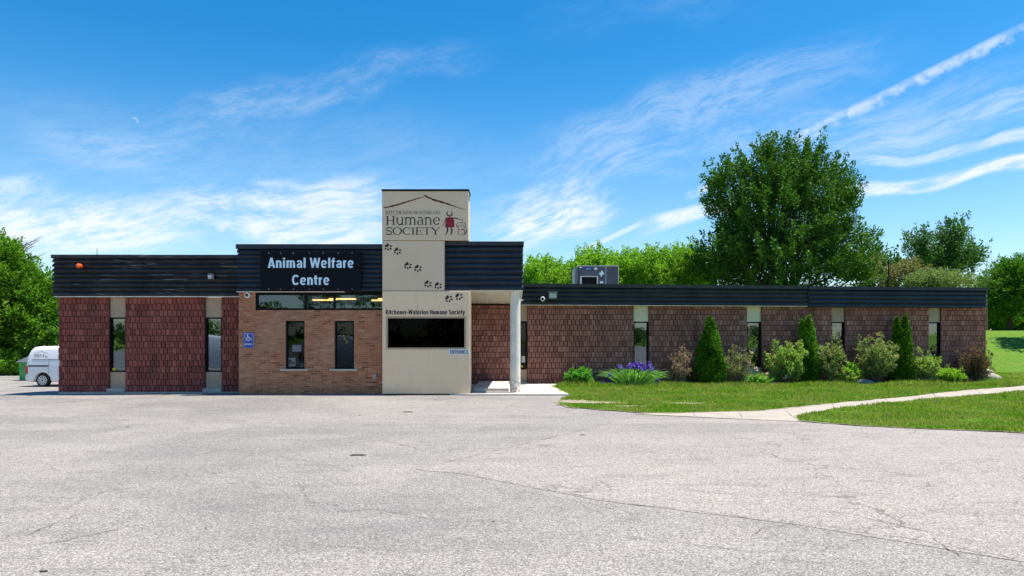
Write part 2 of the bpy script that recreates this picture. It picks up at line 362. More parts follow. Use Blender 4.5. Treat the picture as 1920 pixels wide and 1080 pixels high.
SG = {' ': (.25, []), '-': (.32, [([(.04, .36), (.28, .36)], .15)]),
 'A': (.64, [([(.10, 0), (.32, 1)], .18), ([(.54, 0), (.32, 1)], .18), ([(.18, .24), (.46, .24)], .14)]),
 'n': (.57, [([(.14, 0), (.14, .74)], B_)]+_n(.14)), 'h': (.57, [([(.14, 0), (.14, 1)], B_)]+_n(.14)),
 'm': (.84, [([(.14, 0), (.14, .74)], B_)]+[(sarc(.275, .50, .135, .16, 178, 2), .16), ([(.41, 0), (.41, .5)], B_), (sarc(.545, .50, .135, .16, 178, 2), .16), ([(.68, 0), (.68, .5)], B_)]),
 'i': (.29, [([(.145, 0), (.145, .74)], B_), ([(.145, .84), (.145, 1)], B_)]), 'l': (.29, [([(.145, 0), (.145, 1)], B_)]),
 'a': (.57, [([(.43, 0), (.43, .52)], B_), (sarc(.28, .50, .15, .17, 2, 165), .16), (sarc(.27, .22, .14, .15, 0, 360), .15)]),
 'W': (.92, [([(.10, 1), (.27, 0)], .17), ([(.27, 0), (.46, .98)], .15), ([(.46, .98), (.65, 0)], .15), ([(.65, 0), (.82, 1)], .17)]),
 'e': (.57, [(sarc(.285, .37, .17, .30, 5, 320, 20), .17), ([(.16, .37), (.45, .37)], .12)]),
 'f': (.37, [([(.17, 0), (.17, .80)], B_), (sarc(.29, .80, .12, .12, 178, 85, 8), .15), ([(.02, .66), (.34, .66)], .14)]),
 'r': (.40, [([(.14, 0), (.14, .74)], B_), (sarc(.31, .45, .17, .20, 178, 88, 8), .17)]),
 'C': (.64, [(sarc(.32, .5, .22, .42, 38, 322, 22), .18)]), 'c': (.54, [(sarc(.285, .37, .17, .30, 42, 318, 18), .17)]),
 't': (.37, [([(.17, .14), (.17, .94)], B_), (sarc(.27, .19, .10, .12, 182, 275, 8), .15), ([(.02, .66), (.33, .66)], .14)]),
 'K': (.62, [([(.14, 0), (.14, 1)], B_), ([(.20, .36), (.52, 1)], .17), ([(.27, .56), (.54, 0)], .18)]),
 'o': (.58, [(sarc(.29, .37, .175, .30, 0, 360, 22), .17)]), 'H': (.66, [([(.14, 0), (.14, 1)], B_), ([(.52, 0), (.52, 1)], B_), ([(.14, .52), (.52, .52)], .16)]),
 'u': (.57, [([(.14, .24), (.14, .74)], B_), ([(.43, 0), (.43, .74)], B_), (sarc(.285, .26, .145, .19, 182, 358), .17)]),
 'S': (.58, [(sarc(.29, .72, .18, .205, 28, 268, 14), .165), (sarc(.29, .275, .19, .205, 92, -152, 14), .165)]),
 'y': (.52, [([(.07, .74), (.26, .04)], .17), ([(.45, .74), (.25, -.10), (.17, -.19), (.05, -.19)], .15)]),
 'E': (.54, [([(.14, 0), (.14, 1)], B_), ([(.14, .92), (.48, .92)], .15), ([(.14, .52), (.46, .52)], .15), ([(.14, .08), (.50, .08)], .15)]),
 'N': (.66, [([(.14, 0), (.14, 1)], .17), ([(.52, 0), (.52, 1)], .17), ([(.15, 1), (.51, 0)], .17)]),
 'T': (.54, [([(.27, 0), (.27, 1)], B_), ([(.03, .92), (.51, .92)], .16)]),
 'R': (.62, [([(.14, 0), (.14, 1)], B_), (sarc(.30, .71, .19, .21, 88, -88, 12), .16), ([(.14, .92), (.31, .92)], .16), ([(.14, .50), (.31, .50)], .15), ([(.36, .5), (.51, 0)], .18)])}
def sans(mb, txt, x0, x1, zb, h, fr, wt=1.0):
    tot = sum(SG[c][0] for c in txt)-.10; k = (x1-x0)/tot; x = x0-.05*k
    for c in txt:
        ox = x
        for P, q in SG[c][1]:
            vert = abs(P[0][0]-P[-1][0]) < 1e-6 and len(P) == 2
            mb.stroke([(ox+u*k, v*h) for u, v in P], q*wt*.95*(k if vert else (k+h)/2 if len(P) > 2 else (h if abs(P[0][1]-P[-1][1]) < 1e-6 else k)), lambda u, v: fr(u, zb+v))
        x += SG[c][0]*k
rng = np.random.default_rng(7); rnd = random.Random(5)
# ================================================================== ground
def sstep(a, b, x):
    t = np.clip((x-a)/(b-a), 0, 1); return t*t*(3-2*t)
def height(x, y):
    x = np.asarray(x, float); y = np.asarray(y, float)
    drop = -.50*sstep(21.3, 31, y)*sstep(-12.5, -15.5, x)-.05*sstep(-8, -14, x)*sstep(14, 20, y)*(1-sstep(21.3, 31, y))
    hill = 2.15*sstep(28.0, 46, y)*sstep(17, 25, x)
    far = .9*sstep(60, 200, y)
    return drop+hill+far
def sheet(name, xs, ys, dz, material, kind='structure', mask=None):
    X, Y = np.meshgrid(xs, ys); Z = height(X, Y)+dz
    V = np.stack([X, Y, Z], -1).reshape(-1, 3); nx = len(xs)
    i, j = np.meshgrid(np.arange(nx-1), np.arange(len(ys)-1)); a = (j*nx+i).ravel()
    Q = np.stack([a, a+1, a+1+nx, a+nx], -1)
    if mask is not None:
        c = V[Q].mean(1); Q = Q[mask(c[:, 0], c[:, 1])]
    o = npmesh(name, V, Q, material); o['kind'] = kind; return o

def lotx(t, tc, c):
    big = t.noise(t.vmul(tc, (.10, .17, 0)), 1.0, 4, .55, dist=1.2)
    c = t.mix(t.m('MULTIPLY', t.smooth(big, .44, .64), .52), c, (.150, .147, .146))
    fl = t.noise(t.vmul(tc, (.9, 3.2, 0)), 1.0, 8, .7, dist=.6)
    c = t.mix(t.m('MULTIPLY', t.smooth(fl, .50, .66), .34), c, (.12, .115, .115))
    wear = t.smooth(t.noise(t.vmul(tc, (.35, 1.0, 0)), 1.0, 5, .65), .5, .75)
    c = t.mix(t.m('MULTIPLY', wear, .35), c, (.33, .315, .30))
    st = t.node('ShaderNodeTexVoronoi', {'Vector': tc, 'Scale': 95.0}, feature='F1').outputs['Color']
    st = t.node('ShaderNodeSeparateColor', {0: st}).outputs[0]
    c = t.mix(.85, c, t.ramp(st, [(0, .28), (.25, .62), (.6, 1.0), (.85, 1.3), (1, 1.8)]), 'MULTIPLY')
    gr = t.noise(tc, 22, 5, .75)
    c = t.mix(.5, c, t.ramp(gr, [(.3, .62), (.5, 1.0), (.7, 1.38)]), 'MULTIPLY')
    vd = t.node('ShaderNodeTexVoronoi', {'Vector': t.vadd(tc, t.vmul(t.noise(tc, 1.2, 4, .6, 'Color'), (1.6, 1.6, 0))), 'Scale': .42}, feature='DISTANCE_TO_EDGE').outputs['Distance']
    ck = t.m('MULTIPLY', t.smooth(vd, .010, .001), t.smooth(t.noise(tc, .35, 2), .48, .60))
    c = t.mix(t.m('MULTIPLY', ck, .6), c, (.07, .065, .06))
    vd = t.node('ShaderNodeTexVoronoi', {'Vector': t.vadd(tc, t.vmul(t.noise(tc, 2.6, 5, .65, 'Color'), (1.0, 1.0, 0))), 'Scale': 1.25}, feature='DISTANCE_TO_EDGE').outputs['Distance']
    ck = t.m('MULTIPLY', t.smooth(vd, .016, .002), t.smooth(t.noise(tc, .5, 3), .50, .62))
    return t.mix(t.m('MULTIPLY', ck, .42), c, (.09, .085, .08))
def lotmat(name, base, var):
    m = mat(name, base, .93, .25, var=var, vs=.8, extra=lotx)
    t = NT(m.node_tree); P = [n for n in m.node_tree.nodes if n.type == 'BSDF_PRINCIPLED'][0]
    tc = t.node('ShaderNodeTexCoord').outputs['Object']
    b = t.node('ShaderNodeBump', {'Strength': .55, 'Distance': .006, 'Height': t.noise(tc, 85, 3, .7)})
    t.l.new(b.outputs[0], P.inputs['Normal'])
lotmat('asphalt_old', (.265, .248, .232), (.232, .219, .208)); lotmat('asphalt_new', (.290, .265, .247), (.268, .248, .234))
def grassx(t, tc, c):
    k = t.smooth(t.noise(tc, .55, 5, .65), .48, .7)
    c = t.mix(t.m('MULTIPLY', k, .6), c, (.14, .20, .028))
    k = t.smooth(t.noise(t.vmul(tc, (1, .45, 1)), 3.2, 5, .7), .50, .72)
    c = t.mix(t.m('MULTIPLY', k, .5), c, (.22, .24, .07))
    s = t.node('ShaderNodeSeparateXYZ', {0: tc})
    mow = t.m('SINE', t.m('MULTIPLY', t.m('ADD', s.outputs[1], t.m('MULTIPLY', s.outputs[0], .25)), 3.4))
    return t.mix(t.m('MULTIPLY', t.smooth(mow, -.5, .5), .22), c, (.085, .19, .013))
mat('lawn', (.095, .20, .015), .95, .15, var=(.07, .155, .011), vs=14, bump=1, bs=60, bd=.03, extra=grassx)
mat('far_grass', (.16, .28, .022), .95, .15, var=(.13, .24, .018), vs=3, bump=.8, bs=30, bd=.03, extra=grassx)
mat('path_concrete', (.36, .32, .275), .92, .25, var=(.29, .26, .225), vs=2.4, bump=.3, bs=60, bd=.005)
mat('pad_concrete', (.56, .51, .445), .92, .25, var=(.47, .43, .38), vs=2.4, bump=.3, bs=60, bd=.005)
mat('crack', (.14, .132, .125), .95, .1); mat('patch_dirt', (.33, .29, .22), .95, .1, var=(.22, .19, .14), vs=8, bump=.8, bs=50)
mat('stain', (.075, .065, .06), .9, .1)

xs = np.unique(np.concatenate([np.arange(-90, 100.1, 1.5), [-3000, -1200, -500, -250, -150, 150, 250, 500, 1200, 3000]]))
ys = np.unique(np.concatenate([np.arange(-60, 130.1, 1.5), [-3000, -1000, -300, -120, 200, 350, 600, 1200, 3000]]))
o = sheet('ground', xs, ys, -.07, 'far_grass')
xs = np.unique(np.concatenate([np.arange(-70, 70.1, .5), [-12.5, -15.5]])); ys = np.unique(np.concatenate([np.arange(-60, 40.6, .5)]))
sheet('parking_lot', xs, ys, 0, 'asphalt_old', mask=lambda x, y: (y < 21.5)|((x < 0)&(y < 23))|((x < -13.5)))

def jitter_poly(P, amp, step, seed, closed=True):
    r = random.Random(seed); out = []
    n = len(P)
    for i in range(n if closed else n-1):
        a, b = Vector(P[i]), Vector(P[(i+1) % n]); L = (b-a).length; k = max(1, int(L/step))
        nn = Vector((-(b-a).y, (b-a).x)).normalized()
        for j in range(k):
            p = a.lerp(b, j/k)
            if j: p = p+nn*r.uniform(-amp, amp)
            out.append((p.x, p.y))
    if not closed: out.append(tuple(P[-1]))
    return out
def flat(name, P, z, material, th=0, kind='structure'):
    import bmesh
    bm = bmesh.new(); vs = [bm.verts.new((x, y, z)) for x, y in P]; f = bm.faces.new(vs)
    if f.normal.z < 0: f.normal_flip()
    bm.normal_update()
    if f.normal.z < 0: f.normal_flip()
    if th:
        r = bmesh.ops.extrude_face_region(bm, geom=[f]); top = [e for e in r['geom'] if isinstance(e, bmesh.types.BMVert)]
        for v in top: v.co.z = z
        for v in vs: v.co.z = z-th
    bmesh.ops.triangulate(bm, faces=bm.faces[:]); bmesh.ops.recalc_face_normals(bm, faces=bm.faces[:]) if th else None
    me = bpy.data.meshes.new(name); bm.to_mesh(me); bm.free(); me.materials.append(MT[material])
    o = bpy.data.objects.new(name, me); col.objects.link(o)
    if kind: o['kind'] = kind
    return o
# lawn outlines from ground points
LB = [G(1030, 727), G(1068, 742.5), G(1052, 750), G(1046, 757), G(1068, 764.5), G(1130, 769.5), G(1200, 774.5), G(1245, 775.5), G(1330, 773.5), G(1430, 770.5),
      G(1500, 763.5), G(1560, 757), G(1700, 744.5), G(1800, 733.5), G(1920, 723.5), (26.5, 31.5), (45, 34), (60, 36), (60, 45), (18, 45), (18.2, 26.4), (2.2, 25.6)]
LBj = jitter_poly(LB, .06, .3, 3)
LA = [G(1494, 781), G(1500, 789.5), G(1600, 798), G(1760, 806), G(1920, 812), (17, 11.3), (30, 9.4), (60, 6), (60, 30.5), (45, 29.5), (26.5, 24.5), G(1920, 735), G(1800, 744.5), G(1700, 753.5), G(1560, 768)]
LAj = jitter_poly(LA, .05, .3, 4)
flat('lawn', [p for p in LBj if p[1] < 99], .012, 'lawn') if False else None
def lawn_sheet(name, P, dz):          # fine grid clipped to an outline, following the terrain
    Pn = np.array(P); x0, y0 = Pn.min(0); x1, y1 = Pn.max(0)
    import bmesh
    bm = bmesh.new(); f = bm.faces.new([bm.verts.new((x, y, 0)) for x, y in P]); bmesh.ops.triangulate(bm, faces=[f])
    for ax, lo, hi in ((0, x0, x1), (1, y0, y1)):
        for c in np.arange(math.floor(lo)+1, hi, 1.5):
            if ax == 1 and c < 20 and False: continue
            no = (1, 0, 0) if ax == 0 else (0, 1, 0); co = (c, 0, 0) if ax == 0 else (0, c, 0)
            bmesh.ops.bisect_plane(bm, geom=bm.verts[:]+bm.edges[:]+bm.faces[:], plane_co=co, plane_no=no)
    for v in bm.verts: v.co.z = float(height(v.co.x, v.co.y))+dz
    for f in bm.faces:
        f.normal_update()
        if f.normal.z < 0: f.normal_flip()
    me = bpy.data.meshes.new(name); bm.to_mesh(me); bm.free(); me.materials.append(MT['lawn'])
    o = bpy.data.objects.new(name, me); col.objects.link(o); o['kind'] = 'structure'; return o
lawn_sheet('lawn', LBj, .020); lawn_sheet('lawn', LAj, .020)
PT = [G(1190, 777), G(1245, 774.8), G(1430, 769.5), G(1560, 756), G(1700, 743.5), G(1800, 732.7), G(1920, 722.6), (26.5, 24.9+.5), (60, 34.2), (60, 32.6), (45, 30.2),
      (26.5, 24.1), G(1920, 736), G(1800, 745.5), G(1700, 754.5), G(1560, 769), G(1488, 781), G(1498, 791), G(1380, 786)]
flat('path', jitter_poly(PT, .012, .6, 9), .012, 'path_concrete')
flat('path', [G(1862, 716.2), G(1925, 719.8), (26, 26.4), (34, 28.4), (34, 27.9), (26, 25.7), G(1925, 722), G(1862, 718.2)], .030, 'path_concrete')
flat('pavement', [G(872, 741.8), G(1067, 741.8), G(1034, 725.5), (2.15, 25.4), (-2.2, 25.3), (-3.2, 21.4)], .045, 'pad_concrete', th=.3)
flat('pavement', [(-1.20, 21.5), (-.10, 21.5), (-.10, 25.3), (-1.20, 25.3)], .15, 'pad_concrete', th=.2)
flat('parking_lot', jitter_poly([G(1186, 782), G(1000, 829), G(780, 881), G(868, 889), G(1120, 938), G(1500, 985), G(1960, 1060), (8.5, 4.0), (30, 6.0), (30, 9.2), (17, 11.1), G(1925, 813.5), G(1600, 799), G(1500, 791), G(1380, 786)], .02, .3, 21), .004, 'asphalt_new')

def crackline(mb, pts, w0, seed, z=.008, amp=.05, step=.10):
    r = random.Random(seed); P = jitter_poly(pts, amp, step, seed, closed=False)
    ws = [max(.002, w0*r.uniform(.2, 1.3)*(1 if r.random() > .25 else .1)) for _ in P]
    mb.ribbon(P, ws, lambda x, y: (x, y, z))
def fringe(P, w0, seed, z):
    m = MB(); r = random.Random(seed); Q = jitter_poly(P, .03, .12, seed)
    Q = Q[:-12]; m.ribbon(Q, [w0*r.uniform(.2, 1.5) for _ in Q], lambda x, y: (x, y, z)); tag(m.build('soil_edge', 'patch_dirt'), kind='structure')
m = MB()
for (a, b) in (((1560, 757), (1566, 768)), ((1660, 748), (1668, 757)), ((1750, 739), (1760, 748.5)), ((1830, 731), (1842, 740)), ((1470, 767), (1484, 781)), ((1385, 770.5), (1392, 786)), ((1300, 772), (1302, 780.5))): crackline(m, [G(*a), G(*b)], .022, a[0], z=.0165, amp=.004)
tag(m.build('path_joints', 'crack'), kind='structure')
fringe(LBj[:46], .12, 71, .0165); fringe(LAj[:30], .12, 72, .0170)
# cracks, stains and dirt on the lot
mb = MB()
crs = [[(868, 889), (930, 899), (1060, 925), (1180, 945), (1330, 962), (1480, 980), (1700, 1010), (1920, 1052)],
       [(1600, 965), (1700, 990), (1790, 1008), (1850, 1020), (1935, 1030)], [(1550, 948), (1610, 955), (1680, 995)],
       [(1170, 920), (1260, 918), (1380, 928), (1440, 930)], [(1425, 960), (1470, 957), (1530, 955), (1575, 962)],
       [(960, 920), (1100, 942), (1200, 965)], [(1180, 1010), (1290, 1020), (1400, 1035), (1560, 1062)], [(1410, 1005), (1430, 990), (1485, 982)],
       [(1186, 782), (1100, 806), (1000, 829), (880, 858), (780, 881)],
       [(480, 853), (560, 861), (620, 873), (660, 885)], [(330, 828), (390, 822), (450, 817), (540, 813)], [(0, 1030), (100, 1018), (220, 993), (320, 975)],
       [(260, 762), (350, 766), (410, 762)], [(50, 1005), (160, 960), (330, 945)], [(690, 756), (760, 760), (800, 768)],
       [(1010, 880), (1150, 872), (1230, 868)], [(1000, 752), (1060, 764), (1120, 772)],
       [(955, 788), (980, 785), (1010, 790)], [(560, 905), (570, 925), (590, 945)], [(200, 850), (260, 838), (330, 830)],
       [(1750, 1010), (1800, 1045), (1900, 1075)], [(640, 960), (700, 955), (820, 975)]]
for i, c in enumerate(crs): crackline(mb, [G(*p) for p in c], .010 if i in (0, 1) else .009 if i != 8 else .018, 40+i, amp=.035 if i != 8 else .012)
for i in range(6):
    r = random.Random(900+i); px, py = r.uniform(0, 1920), r.uniform(800, 1075); p = Vector(G(px, py)); a = r.gauss(0, .5)
    q = [p+Vector((math.cos(a), math.sin(a)))*s*r.uniform(.3, .7)+Vector((0, r.uniform(-.06, .06))) for s in (0, 1, 2)]
    crackline(mb, [tuple(v) for v in q], .004, 950+i, amp=.03)
tag(mb.build('asphalt_cracks', 'crack'), kind='structure')
mb = MB()
for px, py, a, b in ((671, 853.5, .13, .045), (765, 772.5, .14, .05), (82, 1072, .04, .012), (240, 801, .05, .02), (1092, 816, .06, .03), (925, 979, .015, .008), (386, 991, .015, .008)):
    x, y = G(px, py); r = random.Random(px)
    mb.poly([(a*math.cos(t*.5236)*r.uniform(.75, 1.1), b*1.6*math.sin(t*.5236)*r.uniform(.7, 1.1)) for t in range(12)], lambda u, v: (x+u, y+v, .0085))
tag(mb.build('asphalt_stains', 'stain'), kind='structure')
mb = MB()
for px, py, a, b, sd in ((1100, 755, 1.0, .22, 1), (1150, 757, .9, .16, 2), (1075, 752, .5, .18, 3), (1200, 764, .6, .12, 4), (1270, 758, .8, .1, 5)):
    x, y = G(px, py); r = random.Random(sd)
    mb.poly([(a*math.cos(t*.2618)*r.uniform(.6, 1.1), b*2*math.sin(t*.2618)*r.uniform(.6, 1.1)) for t in range(24)], lambda u, v: (x+u, y+v, .0245+sd*.0007))
tag(mb.build('bare_soil', 'patch_dirt'), kind='structure')

# ================================================================== building
BLD = empty('building', (0, 24, 0), 'single-storey brick and ribbed-block centre with dark corrugated fascias and a low wing', 'building')
def frame_at(ox, oy, ang=0.0):       # local (u along wall, v out towards the lot, z)
    c, s = math.cos(ang), math.sin(ang)
    return lambda u, v, z: (ox+u*c+v*s, oy+u*s-v*c, z)
ident = frame_at(0, 0)
AW = math.atan(1.85/18.32); WO = (.49, 25.25); frW = frame_at(WO[0], WO[1], AW)
def uw(px):                           # where the sight line through column px meets the wing's front
    k = (px-960)/F; c, s = math.cos(AW), math.sin(AW)
    return (k*WO[1]-WO[0])/(c-k*s)
WU1 = uw(1847)
def units(mb, fr, u0, u1, z0, z1, uw, uh, gap, holes, jit, depth, half=.5, bev=.0):
    r = random.Random(int(abs(u0*31+z1*7)*100)+int(uw*1000)); k = 0; z = z0
    while z < z1-.02:
        zt = min(z+uh, z1); off = (k % 2)*uw*half; n = int((u1-u0)/uw)+2
        for i in range(-1, n):
            a, b = u0+i*uw+off+r.uniform(-.04, .04)*uw*(1 if bev else 0), u0+(i+1)*uw+off; a = max(a, u0); b = min(b, u1)
            za, zb = z, zt
            for (h0, h1, g0, g1) in holes:
                if a < h1 and b > h0 and za < g1 and zb > g0:
                    if g0 <= za+.01 and g1 >= zb-.01:
                        if a < h0 and b > h1: b = h0
                        elif a < h0: b = h0
                        elif b > h1: a = h1
                        else: a = b
                    elif za < g0: zb = g0
                    else: za = g1
            if b-a < .025 or zb-za < .012: continue
            g = gap/2; d = depth+r.uniform(-jit, jit); t1, t2 = r.uniform(-jit, jit)*.8, r.uniform(-jit, jit)*.8
            bv = bev
            P = [fr(a+g, 0, za+g), fr(b-g, 0, za+g), fr(b-g, 0, zb-g), fr(a+g, 0, zb-g),
                 fr(a+g+bv, d+t1-bev*.5, za+g+bv*1.2), fr(b-g-bv, d-t1, za+g+bv*1.2), fr(b-g-bv, d+t2+bev*.6, zb-g-bv*.5), fr(a+g+bv, d-t2+bev*.6, zb-g-bv*.5)]
            mb.add(P, [(4, 5, 6, 7), (0, 1, 5, 4), (1, 2, 6, 5), (2, 3, 7, 6), (3, 0, 4, 7)])
        z = zt; k += 1
def backing(mb, fr, u0, u1, z0, z1, th, holes, v=0.0):
    us = sorted({u0, u1, *[h[0] for h in holes if u0 < h[0] < u1], *[h[1] for h in holes if u0 < h[1] < u1]})
    for i in range(len(us)-1):
        a, b = us[i], us[i+1]; m = (a+b)/2
        hs = sorted([(h[2], h[3]) for h in holes if h[0] <= m <= h[1]]); z = z0
        for g0, g1 in hs:
            if g0 > z: mb.box(a, b, v-th, v, z, g0, fr)
            z = max(z, g1)
        if z < z1: mb.box(a, b, v-th, v, z, z1, fr)
def slit_window(fr, u0, u1, zs0, zg0, zg1, zs1, glass, spand, sill, parent=BLD, extra=None):
    """tall narrow window: spandrel panel above and below, dark frame, glass, projecting sill"""
    f = MB(); t = .045
    for a, b, c, d in ((u0, u0+t, zg0, zg1), (u1-t, u1, zg0, zg1), (u0+t, u1-t, zg0, zg0+t), (u0+t, u1-t, zg1-t, zg1)): f.box(a, b, -.13, -.02, c, d, fr)
    fo = f.build('window', 'frame_black', parent)
    m = MB(); m.box(u0+t, u1-t, -.085, -.075, zg0+t, zg1-t, fr); m.build('pane', glass, fo)
    m = MB(); m.bbox(u0, u1, -.20, -.03, zg1+.002, zs1, .006, fr); m.build('upper_panel', spand, fo)
    m = MB(); m.bbox(u0, u1, -.20, -.03, zs0, zg0-.002, .006, fr); m.build('lower_panel', spand, fo)
    if sill is not None:
        m = MB(); m.bbox(u0-.06, u1+.0, -.10, .07, sill-.10, sill, .008, fr); m.build('sill', 'concrete', fo)
    m = MB(); m.box(u0+.02, u1-.02, -.34, -.33, zg0, zg1, fr) ; m.build('blind', 'interior', fo)
    return fo
def corrugated(mb, fr, u0, u1, z0, z1, n, v, d=.085, cap=.09, trim=True):
    mb.box(u0+.01, u1-.01, v-.30, v-.001, z0, z1, fr)
    mb.bbox(u0-.02, u1+.02, v-.32, v+d+.03, z1-cap, z1+.02, .012, fr)
    zz1 = z1-cap; p = (zz1-z0)/n
    for i in range(n):
        b = z0+i*p; pr = [(b+p*.17, 0), (b+p*.20, d*.92), (b+p*.30, d), (b+p*.50, d*.93), (b+p*.80, d*.55), (b+p*.97, 0)]
        V = [fr(u, v+q, z) for u in (u0, u1) for (z, q) in pr]; k = len(pr)
        mb.add(V, [(j, j+k, j+k+1, j+1) for j in range(k-1)]+[tuple(range(k)), tuple(range(2*k-1, k-1, -1))])

# ---- block-faced end (behind the lot, beside the van)
LX0, LX1, LY = -14.37, -8.40, 21.70
frL = frame_at(0, LY)
wL = [((205.5-960)/59, (236-960)/59), ((385-960)/59, (416-960)/59)]
hL = [(a, b, .0, 3.05) for a, b in wL]
mb = MB(); units(mb, frL, LX0, LX1, .035, 3.02, .138, .1985, .010, hL, .0035, .050, bev=.005)
frLe = frame_at(LX0-.0, LY+9.0, -math.pi/2)
units(mb, frLe, .0, 9.0, -.35, 3.02, .138, .1985, .012, [], .006, .050, bev=.006)
o = mb.build('block_wall', 'block_maroon', BLD)
mb = MB(); backing(mb, frL, LX0+.001, LX1, .02, 3.10, .20, hL); mb.box(0.001, 8.8, -.2, 0, .02, 3.1, frLe); mb.build('wall_core', 'mortar_dark', BLD)
mb = MB(); mb.box(LX0-.02, LX1, -.22, .035, -.8, .03, frL); mb.box(0, 9, -.2, .03, -.8, .02, frLe); mb.build('foundation', 'foundation', BLD)
for a, b in wL:
    fo = slit_window(frL, a, b, .10, .655, 2.39, 3.02, 'glass_clear', 'spandrel', .135)
m = MB(); m.box(wL[0][0]+.05, wL[0][0]+.15, -.07, -.06, .70, .78, frL); m.build('sticker', 'yellow', fo)
mb = MB(); corrugated(mb, frL, LX0-.06, -11.6, 3.06, 4.33, 8, .20); corrugated(mb, frL, -11.595, LX1+.0, 3.06, 4.326, 8, .197)
mb.build('fascia', 'fascia_brown', BLD)
mb = MB(); mb.box(LX0-.03, LX1, -.02, .235, 3.025, 3.055, frL); mb.build('trim', 'trim_white', BLD)
mb = MB(); mb.box(LX0+.02, LX1, 0, .3, 3.02, 3.02+.003, frL)
mb = MB(); mb.box(LX0+.05, -4, LY+.12, LY+14, 3.85, 4.0); mb.box(-8.4, .3, 21.4, 25.4, 4.25, 4.4); mb.box(-4.2, WU1-.1, -11.5, -.1, 3.35, 3.5, frW); mb.build('roof', 'roof_gravel', BLD)
mb = MB(); mb.box(LX0+.1, 0, 36.5, 36.7, 0, 3.5); mb.box(-4.2, WU1-.1, -11.5, -11.3, 0, 3.4, frW); mb.box(LX0, LX0+.2, LY+9, 37, -.6, 3.4); mb.build('rear_wall', 'block_maroon', BLD)
mb = MB(); corrugated(mb, frame_at(LX0-.0, LY+9.0, -math.pi/2), .0, 8.82, 3.06, 4.33, 8, .055); mb.build('fascia', 'fascia_brown', BLD)

# ---- tan brick front
BY = 21.10; frB = frame_at(0, BY)
BX0, BX1 = -8.425, -3.96
hB = [((535-960)/60.7, (571-960)/60.7, .78, 2.27), ((627-960)/60.7, (664-960)/60.7, .78, 2.27), (-7.93, BX1+.02, 2.60, 3.2)]
mb = MB(); units(mb, frB, BX0, BX1, .0, 3.16, .210, .0668, .010, hB, .0018, .020, bev=.0015)
units(mb, frame_at(BX0, BY+.6, -math.pi/2), 0, .6, 0, 3.16, .21, .0668, .010, [], .0018, .02)
mb.build('brick_wall', 'brick_tan', BLD)
mb = MB(); backing(mb, frB, BX0+.002, BX1, -.3, 3.3, .25, hB, .014); mb.box(0, .6, -.2, .014, -.3, 3.3, frame_at(BX0, BY+.6, -math.pi/2)); mb.build('wall_core', 'mortar_tan', BLD)
for n_, (a, b, c, d) in enumerate(hB[:2]):
    f = MB(); t = .05
    for q in ((a, a+t, c, d), (b-t, b, c, d), (a+t, b-t, c, c+t), (a+t, b-t, d-t, d)): f.box(q[0], q[1], -.15, -.06, q[2], q[3], frB)
    fo = f.build('window', 'frame_black', BLD)
    m = MB(); m.box(a+t, b-t, -.105, -.095, c+t, d-t, frB); m.build('pane', 'glass_dark', fo)
    m = MB(); m.bbox(a-.14, b+.10, -.14, .07, c-.055, c+.0, .008, frB); m.build('sill', 'concrete', fo)
    if n_ == 0:
        m = MB(); m.box(a+.17, a+.45, -.118, -.112, 1.10+.22, 1.30+.22, frB)
        m.build('notice', 'paper', fo)
        m = MB(); textmesh(m, 'NO', a+.27, a+.35, 1.45, .035, lambda x, z: frB(x, -.092, z)); textmesh(m, 'SMOKING', a+.20, a+.42, 1.385, .035, lambda x, z: frB(x, -.092, z)); m.build('lettering', 'paper_print', fo)
        m = MB(); m.box(a+.06, a+.27, -.118, -.112, .86, 1.12, frB); m.build('poster', 'paper', fo)
        m = MB(); m.poly([(a+.10+.07*math.cos(i), 1.0+.08*math.sin(i)) for i in np.linspace(0, 5.8, 9)], lambda x, z: frB(x, -.1095, z))
        m.poly([(a+.21+.04*math.cos(i), .96+.05*math.sin(i)) for i in np.linspace(0, 5.8, 9)], lambda x, z: frB(x, -.1095, z)); m.build('poster_print', 'paper_print', fo)
        m = MB(); m.box(b-.19, b-.05, -.14, -.115, .83, .96, frB); m.build('carton', 'twig', fo)
    else:
        for (x, z, r_) in ((.28, 1.72, .035), (.33, 1.66, .03), (.25, 1.82, .028), (.36, 1.60, .03), (.30, 1.92, .02)):
            m = MB(); m.lathe((a+x, BY+.13, z), [(0.001, -.005), (r_*.8, 0), (0.001, .005)], 10, axis='y'); m.build('window_sticker', 'yellow', fo)
f = MB(); a, b, c, d = -7.93, BX1, 2.60, 3.12
for q in ((a, a+.06, c, d), (a+.06, b, c, c+.06), (a+.06, b, d-.05, d), (-6.43, -6.37, c+.06, d-.05), (-5.53, -5.48, c+.06, d-.05)): f.box(q[0], q[1], -.14, -.03, q[2], q[3], frB)
fo = f.build('clerestory_window', 'frame_black', BLD)
m = MB(); m.box(a+.06, b, -.09, -.08, c+.06, d-.05, frB); m.build('pane', 'glass_strip', fo)
for (x, y, l) in ((-6.9, 23.6, .8), (-6.15, 22.9, .9), (-4.9, 23.8, .8), (-4.5, 22.9, .7)):
    m = MB(); m.box(x, x+l, y, y+.10, 3.02, 3.07); m.build('ceiling_light', 'tube_light', fo)
m = MB(); m.box(-8.2, -3.0, 21.5, 27, 3.10, 3.16); m.box(-8.2, -3, 26.5, 26.6, 0, 3.1); m.box(-8.2, -8.1, 21.6, 26.5, 0, 3.1); m.box(-3.3, -3.2, 21.6, 25, 0, 3.1); m.build('room_shell', 'interior', BLD)
mb = MB(); corrugated(mb, frB, BX0+.0, BX1+.02, 3.17, 4.59, 9, .12, cap=.12); mb.build('fascia', 'fascia_blue', BLD)
mb = MB(); mb.box(BX0-.02, -5.15, -.02, .17, 3.145, 3.168, frB); mb.build('trim', 'trim_white', BLD)

